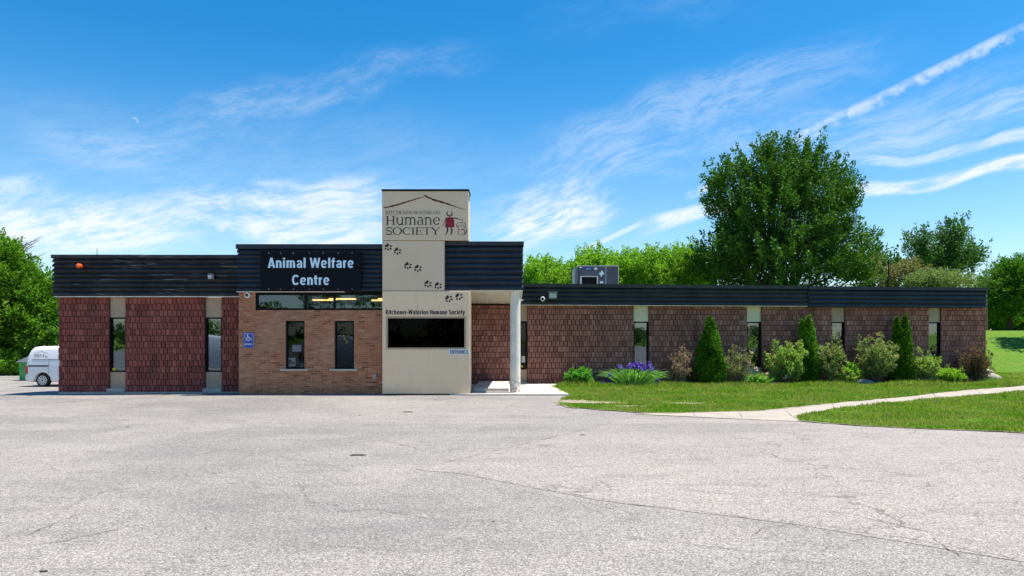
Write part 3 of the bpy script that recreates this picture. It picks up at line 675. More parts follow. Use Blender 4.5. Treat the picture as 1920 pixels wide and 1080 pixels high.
# ---- canopy and round column
mb = MB(); frC = frame_at(0, 20.98); corrugated(mb, frC, -2.12, .345, 3.20, 4.68, 8, -.06, d=.085, cap=.10)
frCe = frame_at(.345-.28, 20.98+.05, math.pi/2); corrugated(mb, frCe, 0, 4.3, 3.20, 4.68, 8, .20, d=.04, cap=.10)
mb.build('fascia', 'fascia_blue', BLD)
mb = MB(); mb.add([(-3.9, 20.97, 3.19), (.33, 20.97, 3.19), (.33, 25.3, 2.985), (-3.9, 25.3, 2.985), (-3.9, 20.97, 3.21), (.33, 20.97, 3.21), (.33, 25.3, 3.21), (-3.9, 25.3, 3.21)],
                  [(0, 1, 2, 3), (4, 7, 6, 5), (0, 4, 5, 1), (1, 5, 6, 2), (2, 6, 7, 3), (3, 7, 4, 0)])
sf = mb.build('soffit', 'trim_white', BLD)
for x, y in ((-.9, 22.0), (-.72, 23.8)):
    mb = MB(); mb.lathe((x, y, 3.19-(y-20.97)*.0473), [(.09, .01), (.10, -.015), (.075, -.018), (.01, -.004)], 16); mb.build('recessed_light', 'frame_light', sf)
mb = MB(); mb.lathe((.10, 21.28, .04), [(.165, 0), (.165, .3), (.16, 3.2)], 36); mb.build('column', 'column_paint', BLD, smooth=False)

# ---- the long low wing, set back and turned a little
wW = [(uw(968), uw(988.5)), (uw(1188), uw(1216)), (uw(1400), uw(1427)), (uw(1559), uw(1583.5)), (uw(1740), uw(1763))]
hW = [(a, b, -.1, 3.05) for a, b in wW]
mb = MB(); units(mb, frW, -4.2, WU1, .0, 2.93, .150, .2005, .010, hW, .0035, .050, bev=.005)
frWe = frame_at(*frW(WU1, 0, 0)[:2], AW+math.pi/2); units(mb, frWe, 0, 11.5, 0, 2.93, .15, .2005, .012, [], .006, .05, bev=.006)
mb.build('block_wall', 'block_wing', BLD)
mb = MB(); backing(mb, frW, -4.2, WU1-.001, -.3, 3.0, .2, hW); mb.box(.001, 11.5, -.2, 0, -.3, 3.0, frWe); mb.build('wall_core', 'mortar_dark', BLD)
for i, (a, b) in enumerate(wW):
    fo = slit_window(frW, a, b, .07, .56 if i == 0 else .60, 2.34, 2.93, 'glass_wing' if i else 'glass_dark', 'spandrel_pale' if i in (1, 2) else 'spandrel', .10)
    if i == 0:
        m = MB(); m.box(b-.20, b-.07, -.07, -.066, .82, 1.05, frW); m.build('notice', 'paper', fo)
        m = MB(); m.box(b-.22, b-.15, -.07, -.066, .64, .70, frW); m.build('sticker', 'yellow', fo)
mb = MB(); uA, uB = uw(1184), uw(1508)
corrugated(mb, frW, -.55, uA-.003, 2.95, 3.70, 4, .22, cap=.11); corrugated(mb, frW, uA+.003, uB-.003, 2.95, 3.698, 4, .215, cap=.11)
mb.build('fascia', 'fascia_dark', BLD)
mb = MB(); corrugated(mb, frW, uB+.003, WU1-.17, 2.90, 3.675, 4, .245, cap=.10)
corrugated(mb, frWe, .0, 11.5, 2.90, 3.675, 4, -.21, cap=.10); mb.build('fascia', 'fascia_blue', BLD)
mb = MB(); mb.box(-.55, uB, -.02, .26, 2.925, 2.948, frW); mb.build('trim', 'trim_white', BLD)
mb = MB(); mb.box(0, .2, -12, -.3, 0, 2.9, frame_at(LX1+.3, LY)); mb.build('inner_wall', 'interior', BLD)
# ================================================================== sign tower
TY = 20.80; S_ = F/TY
def tx(px): return (px-960)/S_
def tz(py): return CAMZ+(HZ-py)/S_
TWR = empty('sign_tower', ((tx(717)+tx(881))/2, TY+.35, 0), 'tall cream panel-clad sign tower with painted paw prints between brick front and canopy', 'sign tower')
mb = MB(); mb.bbox(tx(716.3), tx(878.5), TY, TY+.75, tz(450.5), tz(358), .012); top = mb.build('sign_panel', 'panel_cream_dim', TWR)
mb = MB(); mb.box(tx(715.5), tx(879.6), TY-.03, TY+.78, tz(358), tz(355)); mb.build('cap_flashing', 'frame_black', TWR)
mb = MB(); mb.box(tx(879.0), tx(880.0), TY+.05, TY+.15, tz(376), tz(364)); mb.build('bracket', 'frame_black', TWR)
mb = MB(); mb.bbox(tx(716.6), tx(833), TY+.018, TY+.75, tz(545.3), tz(451.2), .01); mid = mb.build('middle_panel', 'panel_cream_dim', TWR)
mb = MB(); mb.box(tx(717.5), tx(832), TY+.05, TY+.7, tz(546), tz(450)); mb.build('joint_core', 'mortar_dark', TWR)
wx0, wx1, wz0, wz1 = tx(724.5), tx(873.5), tz(654.5), tz(594)
mb = MB()
for q in ((tx(717), tx(881.3), wz1+.003, tz(546)), (tx(717), tx(881.3), .035, wz0-.003), (tx(717), wx0-.0, wz0, wz1), (wx1+.0, tx(881.3), wz0, wz1)): mb.bbox(q[0], q[1], TY-.02, TY+.70, q[2], q[3], .007)
low = mb.build('lower_panel', 'panel_cream', TWR)
mb = MB(); mb.box(tx(719), tx(880), TY+.02, TY+.66, 0, .04); mb.build('base', 'mortar_dark', TWR)
mb = MB(); t = .045
for q in ((wx0, wx1, wz1-t, wz1), (wx0, wx1, wz0, wz0+t), (wx0, wx0+t, wz0+t, wz1-t), (wx1-t, wx1, wz0+t, wz1-t)): mb.box(q[0], q[1], TY-.032, TY+.10, q[2], q[3])
dw_ = mb.build('display_window', 'spandrel', TWR)
mb = MB(); mb.box(wx0+t, wx1-t, TY+.03, TY+.04, wz0+t, wz1-t); mb.build('pane', 'glass_black', dw_)
mb = MB()
for i in range(16): x = wx0+t+i*(wx1-wx0-2*t)/16; mb.box(x, x+(wx1-wx0-2*t)/16-.012, TY+.10, TY+.12, wz0+t, wz1-t)
mb.build('curtain', 'sign_black', dw_)
# the painted emblem, in the photo's own detail grid (nine units to the pixel)
def ez(x, y, dy=.004): return (tx(700+x/9), TY-dy, tz(345+y/9))
em = lambda x, y: ez(x, y)
mb = MB()
def rough(pts, ws, seed, k=6):
    r = random.Random(seed); P = []; Q = []
    for i in range(len(pts)-1):
        for j in range(k):
            f_ = j/k; P.append((pts[i][0]*(1-f_)+pts[i+1][0]*f_+r.uniform(-2, 2), pts[i][1]*(1-f_)+pts[i+1][1]*f_+r.uniform(-2.5, 2.5)))
            Q.append((ws[i]*(1-f_)+ws[i+1]*f_)*r.uniform(.75, 1.3))
    P.append(pts[-1]); Q.append(ws[-1]); return P, Q
mb.ribbon(*rough([(172, 388), (215, 398), (300, 378), (450, 338), (600, 290), (750, 243), (865, 215)], [14, 22, 24, 24, 21, 15, 6], 1), em)
mb.ribbon(*rough([(846, 180), (900, 215), (1000, 260), (1150, 303), (1300, 350), (1400, 388), (1562, 438)], [14, 30, 26, 26, 20, 13, 5], 2), em)
mb.build('roof_stroke', 'roof_red', top)
def arc(cx, cy, rx, ry, a0, a1, n=14): return [(cx+rx*math.cos(R(a0+(a1-a0)*i/n)), cy-ry*math.sin(R(a0+(a1-a0)*i/n))) for i in range(n+1)]
mb = MB(); e2 = lambda x, y: ez(x, y, .005)
mb.ribbon(arc(1285, 497, 46, 42, 125, 410, 22), [8+14*math.sin(math.pi*i/22)**.6 for i in range(23)], e2)
mb.ribbon([(1290, 540), (1290, 562)], 12, e2)
mb.ribbon([(1238, 570), (1215, 620), (1198, 660), (1188, 684)], [22, 16, 10, 6], e2); mb.ribbon(arc(1186, 698, 15, 15, 60, 330), 6, e2)
mb.ribbon([(1335, 572), (1400, 580), (1470, 603)], [16, 17, 9], e2); mb.ribbon(arc(1494, 612, 20, 14, 140, -60), 7, e2)
mb.ribbon([(1240, 690), (1252, 740), (1248, 800), (1226, 858)], [14, 26, 24, 14], e2); mb.ribbon([(1312, 732), (1324, 770), (1322, 815), (1304, 858)], [18, 26, 24, 14], e2)
mb.ribbon(arc(1482, 668, 40, 22, 150, 20), 9, e2)
mb.ribbon([(1434, 645), (1408, 680), (1404, 715), (1420, 738), (1440, 728), (1436, 690)], [7, 9, 12, 12, 8, 5], e2)
mb.ribbon([(1532, 642), (1550, 678), (1554, 715), (1540, 738), (1522, 722), (1522, 690)], [7, 9, 12, 12, 8, 5], e2)
mb.poly([(1466, 702), (1490, 702), (1479, 722)], e2); mb.ribbon([(1479, 720), (1478, 738)], 5, e2)
mb.poly(arc(1460, 682, 5, 5, 0, 330, 8), e2); mb.poly(arc(1498, 682, 5, 5, 0, 330, 8), e2)
mb.ribbon([(1438, 788), (1428, 820), (1434, 850), (1455, 860), (1470, 845)], [12, 9, 8, 7, 5], e2)
mb.ribbon([(1510, 762), (1538, 782), (1548, 812), (1532, 838), (1500, 840), (1470, 858)], [12, 14, 13, 9, 6, 5], e2)
mb.ribbon([(1574, 752), (1574, 800), (1550, 846), (1520, 866)], [7, 16, 14, 6], e2)
mb.build('emblem', 'ink_dark', top)
mb = MB(); mb.poly([(1240, 566), (1300, 562), (1350, 560), (1366, 640), (1368, 728), (1290, 734), (1210, 728), (1222, 640)], em)
mb.poly([(1428, 752), (1428, 782), (1472, 768)], em); mb.poly([(1515, 750), (1515, 778), (1472, 768)], em)
mb.build('emblem_fill', 'deep_red', top)
# serif capitals drawn stroke by stroke
T_, h_ = .135, .06
def sf_(x, y, l=.30): return ([(x-l/2, y), (x+l/2, y)], .045)
XH = .86
GL = {
 'H': (.98, [([(.19, 0), (.19, 1)], T_), ([(.79, 0), (.79, 1)], T_), ([(.19, .5), (.79, .5)], h_), sf_(.19, .02), sf_(.19, .98), sf_(.79, .02), sf_(.79, .98)]),
 'I': (.42, [([(.21, 0), (.21, 1)], T_), sf_(.21, .02), sf_(.21, .98)]),
 'T': (.86, [([(.43, 0), (.43, 1)], T_), ([(.03, .97), (.83, .97)], h_), ([(.05, 1), (.03, .78)], .05), ([(.81, 1), (.83, .78)], .05), sf_(.43, .02)]),
 'K': (.92, [([(.19, 0), (.19, 1)], T_), ([(.22, .42), (.74, 1)], h_), ([(.36, .58), (.86, 0)], T_), sf_(.19, .02), sf_(.19, .98), sf_(.72, .98, .24), sf_(.85, .02, .2)]),
 'C': (.92, [(None, (.52, .5, .42, .48, 48, 312), 'v'), ([(.82, .97), (.83, .72)], .05)]),
 'E': (.80, [([(.19, 0), (.19, 1)], T_), ([(.05, .97), (.70, .97)], h_), ([(.19, .52), (.58, .52)], h_), ([(.05, .03), (.74, .03)], h_), ([(.71, 1), (.72, .78)], .05), ([(.74, 0), (.77, .25)], .05), ([(.58, .62), (.58, .42)], .04)]),
 'N': (1.0, [([(.17, 0), (.17, 1)], h_), ([(.83, 0), (.83, 1)], h_), ([(.15, 1), (.83, 0)], T_), sf_(.17, .02), sf_(.12, .98, .22), sf_(.83, .98)]),
 'R': (.88, [([(.19, 0), (.19, 1)], T_), (None, (.36, .74, .27, .24, 90, -90), 'v'), ([(.15, .97), (.38, .97)], h_), ([(.19, .5), (.38, .5)], h_), ([(.42, .5), (.82, 0)], T_), sf_(.19, .02), sf_(.14, .98, .2), sf_(.84, .02, .16)]),
 'W': (1.3, [([(.10, 1), (.38, 0)], T_), ([(.38, 0), (.64, .96)], h_), ([(.62, 1), (.92, 0)], T_), ([(.92, 0), (1.18, 1)], h_), sf_(.10, .98, .24), sf_(1.18, .98, .2)]),
 'A': (.92, [([(.10, 0), (.46, 1)], h_), ([(.44, 1), (.82, 0)], T_), ([(.22, .35), (.68, .35)], .05), sf_(.10, .02, .22), sf_(.82, .02, .24)]),
 'L': (.78, [([(.19, 0), (.19, 1)], T_), ([(.05, .03), (.72, .03)], h_), ([(.72, 0), (.75, .27)], .05), sf_(.19, .98)]),
 'O': (1.0, [(None, (.5, .5, .42, .48, 0, 360), 'v')]),
 'S': (.72, [(None, (.36, .745, .25, .235, 20, 270), 'h'), (None, (.36, .26, .28, .24, 90, -160), 'h'), ([(.61, .98), (.62, .76)], .04), ([(.08, .24), (.08, .02)], .04)]),
 'Y': (.92, [([(.08, 1), (.46, .46)], T_), ([(.46, .46), (.84, 1)], h_), ([(.46, 0), (.46, .48)], T_), sf_(.10, .98, .24), sf_(.83, .98, .2), sf_(.46, .02)]),
 '-': (.42, [([(.06, .38), (.36, .38)], .09)]),
 'u': (.84, [([(.17, XH), (.17, .28)], .12), (None, (.41, .30, .24, .27, 180, 340), 'h'), ([(.66, 0), (.66, XH)], .12), sf_(.10, XH-.02, .18), sf_(.59, XH-.02, .18), sf_(.73, .02, .16)]),
 'm': (1.22, [([(.17, 0), (.17, XH)], .12), ([(.60, 0), (.60, XH-.2)], .12), ([(1.03, 0), (1.03, XH-.2)], .12), (None, (.39, XH-.26, .21, .22, 175, 0), 'h'), (None, (.82, XH-.26, .21, .22, 175, 0), 'h'), sf_(.17, .02, .26), sf_(.60, .02, .26), sf_(1.03, .02, .26), sf_(.10, XH-.02, .16)]),
 'n': (.84, [([(.17, 0), (.17, XH)], .12), ([(.64, 0), (.64, XH-.2)], .12), (None, (.41, XH-.26, .23, .22, 175, 0), 'h'), sf_(.17, .02, .26), sf_(.64, .02, .26), sf_(.10, XH-.02, .16)]),
 'a': (.72, [([(.54, .05), (.54, XH-.22)], .12), (None, (.34, XH-.22, .20, .20, 0, 165), 'h'), (None, (.33, .25, .22, .23, 70, 300), 'v'), ([(.38, .47), (.54, .53)], .05), ([(.54, .06), (.70, .04)], .06)]),
 'e': (.72, [(None, (.37, XH/2, .28, XH/2-.02, 10, 325), 'v'), ([(.12, XH/2+.04), (.64, XH/2+.04)], .05)])}
def serif(mb, txt, x0, x1, zt, zb, fr):      # grid coordinates, y downwards
    tot = sum(GL[c][0] for c in txt); k = (x1-x0)/tot; H_ = zb-zt; x = x0
    for c in txt:
        wd, st = GL[c]; ox = x
        g = lambda u, v: fr(ox+u*k, zb-v*H_)
        for s in st:
            if s[0] is None:
                cx, cy, rx, ry, a0, a1 = s[1]; n = 18
                P = [(cx+rx*math.cos(R(a0+(a1-a0)*i/n)), cy+ry*math.sin(R(a0+(a1-a0)*i/n))) for i in range(n+1)]
                Q = [.05+(.085*abs(math.cos(R(a0+(a1-a0)*i/n))) if s[2] == 'v' else .06*abs(math.sin(R(a0+(a1-a0)*i/n)))+.02) for i in range(n+1)]
                mb.stroke(P, Q, g)
            else: mb.stroke(s[0], s[1], g)
        x += wd*k
mb = MB(); serif(mb, 'KITCHENER-WATERLOO', 205, 1128, 453, 511, em); mb.build('name_lettering', 'ink_dark', top)
mb = MB(); serif(mb, 'Humane', 205, 1128, 540, 689, em); mb.build('name_lettering', 'ink_dark', top)
mb = MB(); serif(mb, 'SOCIETY', 205, 1125, 732, 856, em); mb.build('name_lettering', 'ink_dark', top)
mb = MB(); sans(mb, 'Kitchener-Waterloo Humane Society', tx(723.5), tx(871.5), tz(589.6), 8.6/S_, lambda x, z: (x, TY-.024, z), 1.12)
mb.build('lettering', 'black_vinyl', low)
PAW = [(711, 451, 728-.5, 463), (0, 0, 744.8, 470.5), (0, 0, 764.3, 497.8), (0, 0, 783.2, 502.8), (0, 0, 802, 532), (0, 0, 821, 535.2), (0, 0, 841.2, 560), (0, 0, 860.3, 556)]
def pawmesh(mb, px, py, dy, rot):
    def g(u, v):
        a = R(rot); u, v = u*1.1, v*1.1; x, y = u*math.cos(a)-v*math.sin(a), u*math.sin(a)+v*math.cos(a)
        return (tx(px+x), TY-dy, tz(py+y))
    def ell(cx, cy, rx, ry, an): 
        P = []
        for i in range(12):
            t_ = i*math.pi/6; x, y = rx*math.cos(t_), ry*math.sin(t_); a = R(an); P.append((cx+x*math.cos(a)-y*math.sin(a), cy+x*math.sin(a)+y*math.cos(a)))
        return P
    mb.poly([(-5.8, -1.0), (-4.2, -3.6), (-2.2, -4.6), (-1.2, -6.2), (.6, -6.0), (1.6, -3.6), (1.4, -1.6), (-.6, -.3), (-3.4, .4), (-5.4, .4)], g)
    for q in ((4.8, -1.6, 2.1, 1.5, 15), (4.3, 2.9, 2.3, 1.5, 35), (.2, 4.6, 1.5, 2.1, -5), (-4.2, 2.9, 2.0, 1.6, -35)): mb.poly(ell(*q), g)
for i, (_, _, px, py) in enumerate(PAW):
    mb = MB(); pawmesh(mb, px, py, .014 if False else (-.018+.003 if i < 6 else .023), 0 if i < 6 else -18); mb.build('paw_print', 'black_vinyl', mid if i < 6 else low)

# ================================================================== signs and fittings on the front
frS = 20.78; sS = F/frS
sgn = empty('sign', W(582, 508, frS), 'large black board with pale blue bold lettering on the dark fascia', 'sign')
def sx(px): return (px-960)/sS
def sz(py): return CAMZ+(HZ-py)/sS
mb = MB(); mb.bbox(sx(488), sx(677), frS, frS+.05, sz(545), sz(471.5), .006); bd = mb.build('board', 'sign_black', sgn)
mb = MB()
for px in (504, 526, 550, 580, 606, 634, 660):
    for py in (474.5, 542): mb.lathe((sx(px), frS-.006, sz(py)), [(.009, 0), (.012, .006)], 8, axis='y')
mb.build('screw', 'frame_light', bd)
mb = MB(); g = lambda x, z: (x, frS-.006, z)
sans(mb, 'Animal Welfare', sx(503), sx(663), sz(502.2), 18.8/sS, g); sans(mb, 'Centre', sx(548.5), sx(617.5), sz(534.2), 18.8/sS, g)
mb.build('lettering', 'letter_blue', sgn)
AY = 21.07; sA = F/AY
ac = empty('accessibility_sign', W(466, 638, AY), 'small blue wheelchair access sign on the tan brick corner', 'sign')
ax_ = lambda px: (px-960)/sA; az_ = lambda py: CAMZ+(HZ-py)/sA
mb = MB(); mb.bbox(ax_(456.3), ax_(476.3), AY-.012, AY, az_(652.6), az_(623.6), .002); mb.build('board', 'sign_blue', ac)
mb = MB(); g = lambda x, y: (ax_(457+x*.09), AY-.016, az_(624+y*.09))
for P, q in (([(10, 6), (205, 6), (205, 310), (10, 310), (10, 6)], 5), ([(35, 25), (180, 25), (180, 165), (35, 165), (35, 25)], 5)): mb.ribbon(P, q, g)
mb.poly(arc(82, 48, 13, 13, 0, 330, 10), g); mb.ribbon([(84, 62), (88, 108), (132, 108), (155, 140)], [15, 15, 14, 13], g); mb.ribbon([(86, 82), (120, 82)], 11, g)
mb.ribbon(arc(96, 125, 36, 34, 125, 340, 16), 11, g)
mb.build('symbol', 'white_paint', ac)
mb = MB(); sans(mb, 'ENTRANCE', ax_(459), ax_(473.8), az_(647.2), 3.6/sA, lambda x, z: (x, AY-.016, z), .8); mb.build('lettering', 'white_paint', ac)
en = empty('entrance_sign', (tx(861), TY-.03, tz(660)), 'small pale plate with dark lettering low on the cream tower', 'sign')
mb = MB(); mb.bbox(tx(841.5), tx(880), TY-.032, TY-.021, tz(665), tz(654.2), .002)
mat('sign_pale', (.66, .72, .72), .5, .4); en_b = mb.build('board', 'sign_pale', en)
mb = MB(); sans(mb, 'ENTRANCE', tx(843.8), tx(878), tz(663.3), 7.2/S_, lambda x, z: (x, TY-.036, z), .85)
mat('ink_navy', (.02, .03, .09), .5, .4); mb.build('lettering', 'ink_navy', en)

def dome(px, py, D, r, label, toward=-1):
    p = W(px, py, D); t = empty('security_camera', p, label, 'security camera', 'security cameras under the fascias')
    m = MB(); m.lathe(p, [(r*.9, .10), (r, .04), (r, 0), (r*.8, -.02)], 20, axis='y'); m.build('housing', 'cam_white', t)
    m = MB(); m.lathe(p, [(r*.56, -.021), (r*.5, -.05), (r*.3, -.075), (.002, -.082)], 16, axis='y'); m.build('lens', 'lens_black', t)
dome(463.2, 553.5, 21.0, .088, 'white dome camera at the top corner of the tan brick')
dome(1017.5, 560.5, 24.93, .085, 'white dome camera on the dark fascia next to the floodlight')
p = W(978.5, 563, 25.0); t = empty('security_camera', p, 'small white bullet camera peeking out behind the round column', 'security camera', 'security cameras under the fascias')
m = MB(); m.tube([p+Vector((-.07, -.12, -.03)), p+Vector((.06, .05, .05))], .045, 10); m.build('housing', 'cam_white', t)
m = MB(); m.tube([p+Vector((.06, .05, .05)), p+Vector((.05, .1, -.10))], .02, 6); m.build('bracket', 'cam_white', t)
p = W(1036.5, 553, 24.85); t = empty('floodlight', p, 'square floodlight with pale lens mounted on the wing fascia', 'floodlight')
m = MB(); m.box(p.x-.17, p.x+.17, p.y-.12, p.y+.10, p.z+.07, p.z+.12); m.box(p.x-.15, p.x+.15, p.y-.06, p.y+.12, p.z-.13, p.z+.07); m.build('housing', 'hvac_side', t)
m = MB(); m.box(p.x-.125, p.x+.125, p.y-.075, p.y-.062, p.z-.11, p.z+.055); m.build('lens', 'lamp_lens', t)
p = W(148, 498.5, 21.30); t = empty('strobe_light', p, 'round orange strobe on the brown ribbed fascia', 'warning light')
m = MB(); m.lathe(p, [(.05, .16), (.072, .02), (.076, -.02), (.06, -.06), (.03, -.08), (.003, -.085)], 16, axis='y'); m.build('lens', 'amber', t)
m = MB(); m.lathe(p, [(.07, .19), (.07, .161)], 12, axis='y'); m.build('base', 'frame_black', t)
p = W(396.5, 519, 21.38); t = empty('wall_light', p, 'small grey box light on the brown ribbed fascia', 'light')
m = MB(); m.bbox(p.x-.075, p.x+.075, p.y-.12, p.y+.06, p.z-.09, p.z+.09, .012); m.build('housing', 'hvac_grey', t)
m = MB(); m.box(p.x-.05, p.x+.05, p.y-.128, p.y-.121, p.z-.06, p.z+.04); m.build('lens', 'frame_light', t)
p = W(182, 476, 21.6); t = empty('antenna', p, 'thin short antenna rod standing on the flat roof edge', 'antenna')
m = MB(); m.tube([p+Vector((0, 0, -.06)), p+Vector((.0, 0, .17))], .008, 6); m.build('rod', 'frame_black', t)
m = MB(); m.lathe(p, [(.03, -.08), (.03, -.02)], 8); m.build('base', 'frame_black', t)
p = W(703, 706, 21.05); t = empty('outlet_box', p, 'small grey electrical outlet box low on the tan brick', 'outlet')
m = MB(); m.bbox(p.x-.045, p.x+.045, p.y-.03, p.y+.03, p.z-.065, p.z+.065, .008); m.build('cover', 'steel', t)
m = MB(); m.box(p.x-.025, p.x+.025, p.y-.038, p.y-.031, p.z-.045, p.z+.03); m.build('flap', 'hvac_side', t)
# conduit up the fascia
# rooftop unit
HD = 31.5; sH = F/HD
t = empty('rooftop_unit', ((1119-960)/sH, HD+.9, 3.5), 'dark grey rooftop air handling unit with an open intake and small stickers', 'rooftop unit')
hx = lambda px: (px-960)/sH; hz = lambda py: CAMZ+(HZ-py)/sH
m = MB(); m.box(hx(1086), hx(1135.5), HD, HD+1.9, 3.5, hz(499.5)); m.box(hx(1136.5), hx(1158.5), HD+.012, HD+1.9, 3.5, hz(499.5)); m.build('cabinet', 'hvac_grey', t)
m = MB(); m.box(hx(1079), hx(1085.5), HD+.25, HD+1.8, 3.5, hz(500)); m.build('side_duct', 'hvac_side', t)
m = MB(); m.box(hx(1084.5), hx(1160), HD-.03, HD+1.95, hz(499.5), hz(497.8)); m.box(hx(1158.6), hx(1160), HD-.02, HD+.02, 3.5, hz(499.5)); m.box(hx(1135.4), hx(1136.6), HD-.012, HD+.02, 3.5, hz(499.5)); m.build('edge_trim', 'steel', t)
m = MB(); m.box(hx(1087.5), hx(1120.5), HD-.18, HD-.001, hz(519.5), hz(518)); m.box(hx(1087.5), hx(1090), HD-.16, HD-.001, 3.5, hz(519.5)); m.box(hx(1118.5), hx(1120.5), HD-.16, HD-.001, 3.5, hz(519.5)); ih = m.build('intake_hood', 'frame_light', t)
m = MB(); m.box(hx(1090), hx(1118.5), HD-.02, HD-.002, 3.5, hz(519.5)); m.build('intake', 'frame_black', ih)
m = MB(); m.box(hx(1086.5), hx(1090.5), HD-.006, HD-.001, hz(502.6), hz(500.6)); m.box(hx(1114.5), hx(1119.5), HD-.006, HD-.001, hz(505.8), hz(501.8))
m.box(hx(1127), hx(1130.6), HD-.006, HD-.001, hz(511), hz(507.6)); m.box(hx(1123.6), hx(1132.4), HD-.0065, HD-.001, hz(515), hz(511.1)); m.box(hx(1126), hx(1128.6), HD-.006, HD-.001, hz(518.5), hz(515.1)); m.box(hx(1125), hx(1131), HD-.006, HD-.001, hz(531), hz(527.5))
m.build('sticker', 'letter_blue', t)
m = MB(); m.poly([((1103.5+6.8*math.cos(a)), 503.8+2.9*math.sin(a)) for a in np.linspace(0, 2*math.pi, 24, endpoint=False)], lambda x, y: (hx(x), HD-.006, hz(y))); lg = m.build('badge', 'sign_blue', t)
m = MB(); textmesh(m, 'Carrier', hx(1099), hx(1108), hz(505.2), 2.9/sH, lambda x, z: (x, HD-.009, z)); m.build('badge_lettering', 'letter_blue', lg)

# ================================================================== van
def make_van():
    t = empty('van', (0, 0, 0), 'white panel van with an amber roof beacon parked beyond the block wall', 'van', local=True)
    Lx = 4.4
    ztp = [(0, .62), (.01, .95), (.04, 1.20), (.09, 1.44), (.16, 1.66), (.25, 1.765), (.40, 1.815), (.8, 1.835), (1.6, 1.85), (2.4, 1.83), (2.75, 1.76), (3.0, 1.62), (3.35, 1.32), (3.55, 1.14), (3.8, 1.06), (4.15, .95), (4.33, .82), (4.4, .60)]
    xs_ = sorted(set([0, .01, .05, .09, .12, .16, .20, .25, .30, .37, .45]+list(np.round(np.arange(.5, 4.3, .06), 3))+[4.33, 4.38, 4.4]))
    zt = lambda x: float(np.interp(x, [a for a, b in ztp], [b for a, b in ztp]))
    def zb(x):
        b = .24+(.03 if x < .1 else 0)
        for cx in (.75, 3.42):
            d = abs(x-cx)
            if d < .385: b = max(b, .29+math.sqrt(.385**2-d*d))
        return b
    def yy(x, f, z):
        wd = .85-.10*max(0, 1-x/.12)**2*.6-.16*max(0, (x-3.9)/.5)**2-(.02 if z < .5 else 0)
        tmb = .15*max(0, (z-.95)/.9)**1.7
        edge = max(0, (z-(zt(x)-.12))/.12) if x < 4.3 else 0
        return wd-tmb-.10*edge**2
    fs = [0, .08, .2, .35, .5, .65, .8, .9, .95, .98, 1.0]; nr = len(fs); m = MB()
    V = []
    for sgn_ in (-1, 1):
        for x in xs_:
            for f in fs: z = zb(x)+(zt(x)-zb(x))*f; V.append((x, sgn_*yy(x, f, z), z))
    n = len(xs_); Fc = []
    for s_ in (0, 1):
        for i in range(n-1):
            for j in range(nr-1):
                a = (s_*n+i)*nr+j; q = (a, a+nr, a+nr+1, a+1); Fc.append(q if s_ == 0 else q[::-1])
    for i in range(n-1):
        a, b = i*nr+nr-1, (i+1)*nr+nr-1; Fc.append((a, b, n*nr+b, n*nr+a)); a, b = i*nr, (i+1)*nr; Fc.append((b, a, n*nr+a, n*nr+b))
    for j in range(nr-1): Fc.append((j, j+1, n*nr+j+1, n*nr+j)); a = (n-1)*nr+j; Fc.append((a+1, a, n*nr+a, n*nr+a+1))
    m.add(V, Fc); body = m.build('body', 'van_white', t, smooth=True)
    def side(x, z, off=.004): return (x, -yy(x, 0, z)-off, z)
    def patch(m, P, off=.004):      # polygon on the side skin, cut into thin columns
        x0, x1 = min(p[0] for p in P), max(p[0] for p in P); k = max(1, int((x1-x0)/.08))
        for i in range(k):
            a, b = x0+(x1-x0)*i/k, x0+(x1-x0)*(i+1)/k
            def span(x):
                zs = []
                for j in range(len(P)):
                    (xa, za), (xb, zb_) = P[j], P[(j+1) % len(P)]
                    if (xa-x)*(xb-x) <= 0 and xa != xb: zs.append(za+(zb_-za)*(x-xa)/(xb-xa))
                return min(zs), max(zs)
            lo0, hi0 = span(a+1e-5); lo1, hi1 = span(b-1e-5)
            for q in range(4):
                g0, g1 = q/4, (q+1)/4
                m.add([side(a, lo0+(hi0-lo0)*g0, off), side(b, lo1+(hi1-lo1)*g0, off), side(b, lo1+(hi1-lo1)*g1, off), side(a, lo0+(hi0-lo0)*g1, off)], [(0, 1, 2, 3)])
    m = MB(); patch(m, [(.30, 1.26), (.36, 1.66), (2.05, 1.70), (2.05, 1.26)], .012); sp = m.build('side_panel', 'van_white', t)
    m = MB(); patch(m, [(.12, .915), (.12, .975), (1.02, .975), (1.02, .915)], .006); m.build('sliding_rail', 'frame_black', t)
    m = MB()
    for P in ([(1.03, .34), (1.03, 1.70), (1.045, 1.70), (1.045, .34)], [(2.12, .34), (2.12, 1.72), (2.135, 1.72), (2.135, .34)], [(3.05, .34), (3.05, 1.0), (3.065, 1.0), (3.065, .34)], [(.30, 1.225), (.30, 1.24), (2.1, 1.24), (2.1, 1.225)]): patch(m, P, .005)
    m.build('panel_seam', 'van_ink', t)
    m = MB(); patch(m, [(2.2, 1.08), (2.28, 1.62), (2.72, 1.60), (3.25, 1.12)], .006); m.build('side_window', 'car_glass', t)
    m = MB(); m.box(-.012, .10, -.845, -.70, .62, .94); m.box(-.012, .10, .70, .845, .62, .94)
    m2 = MB(); m2.bbox(-.015, .11, -.858, -.71, .60, .94, .01); m2.build('tail_light', 'tail_red', t)
    m2 = MB(); m2.bbox(-.015, .11, .71, .858, .60, .94, .01); m2.build('tail_light', 'tail_red', t)
    m = MB(); m.bbox(-.05, .06, -.80, .80, .30, .52, .02); m.build('bumper', 'van_white', t)
    m = MB(); m.add([(2.86, -.62, 1.70), (2.86, .62, 1.70), (3.50, .72, 1.19), (3.50, -.72, 1.19)], [(0, 1, 2, 3)]); m.build('windscreen', 'car_glass', t)
    m = MB(); m.bbox(4.30, 4.42, -.6, .6, .55, .75, .02); m.build('grille', 'frame_black', t)
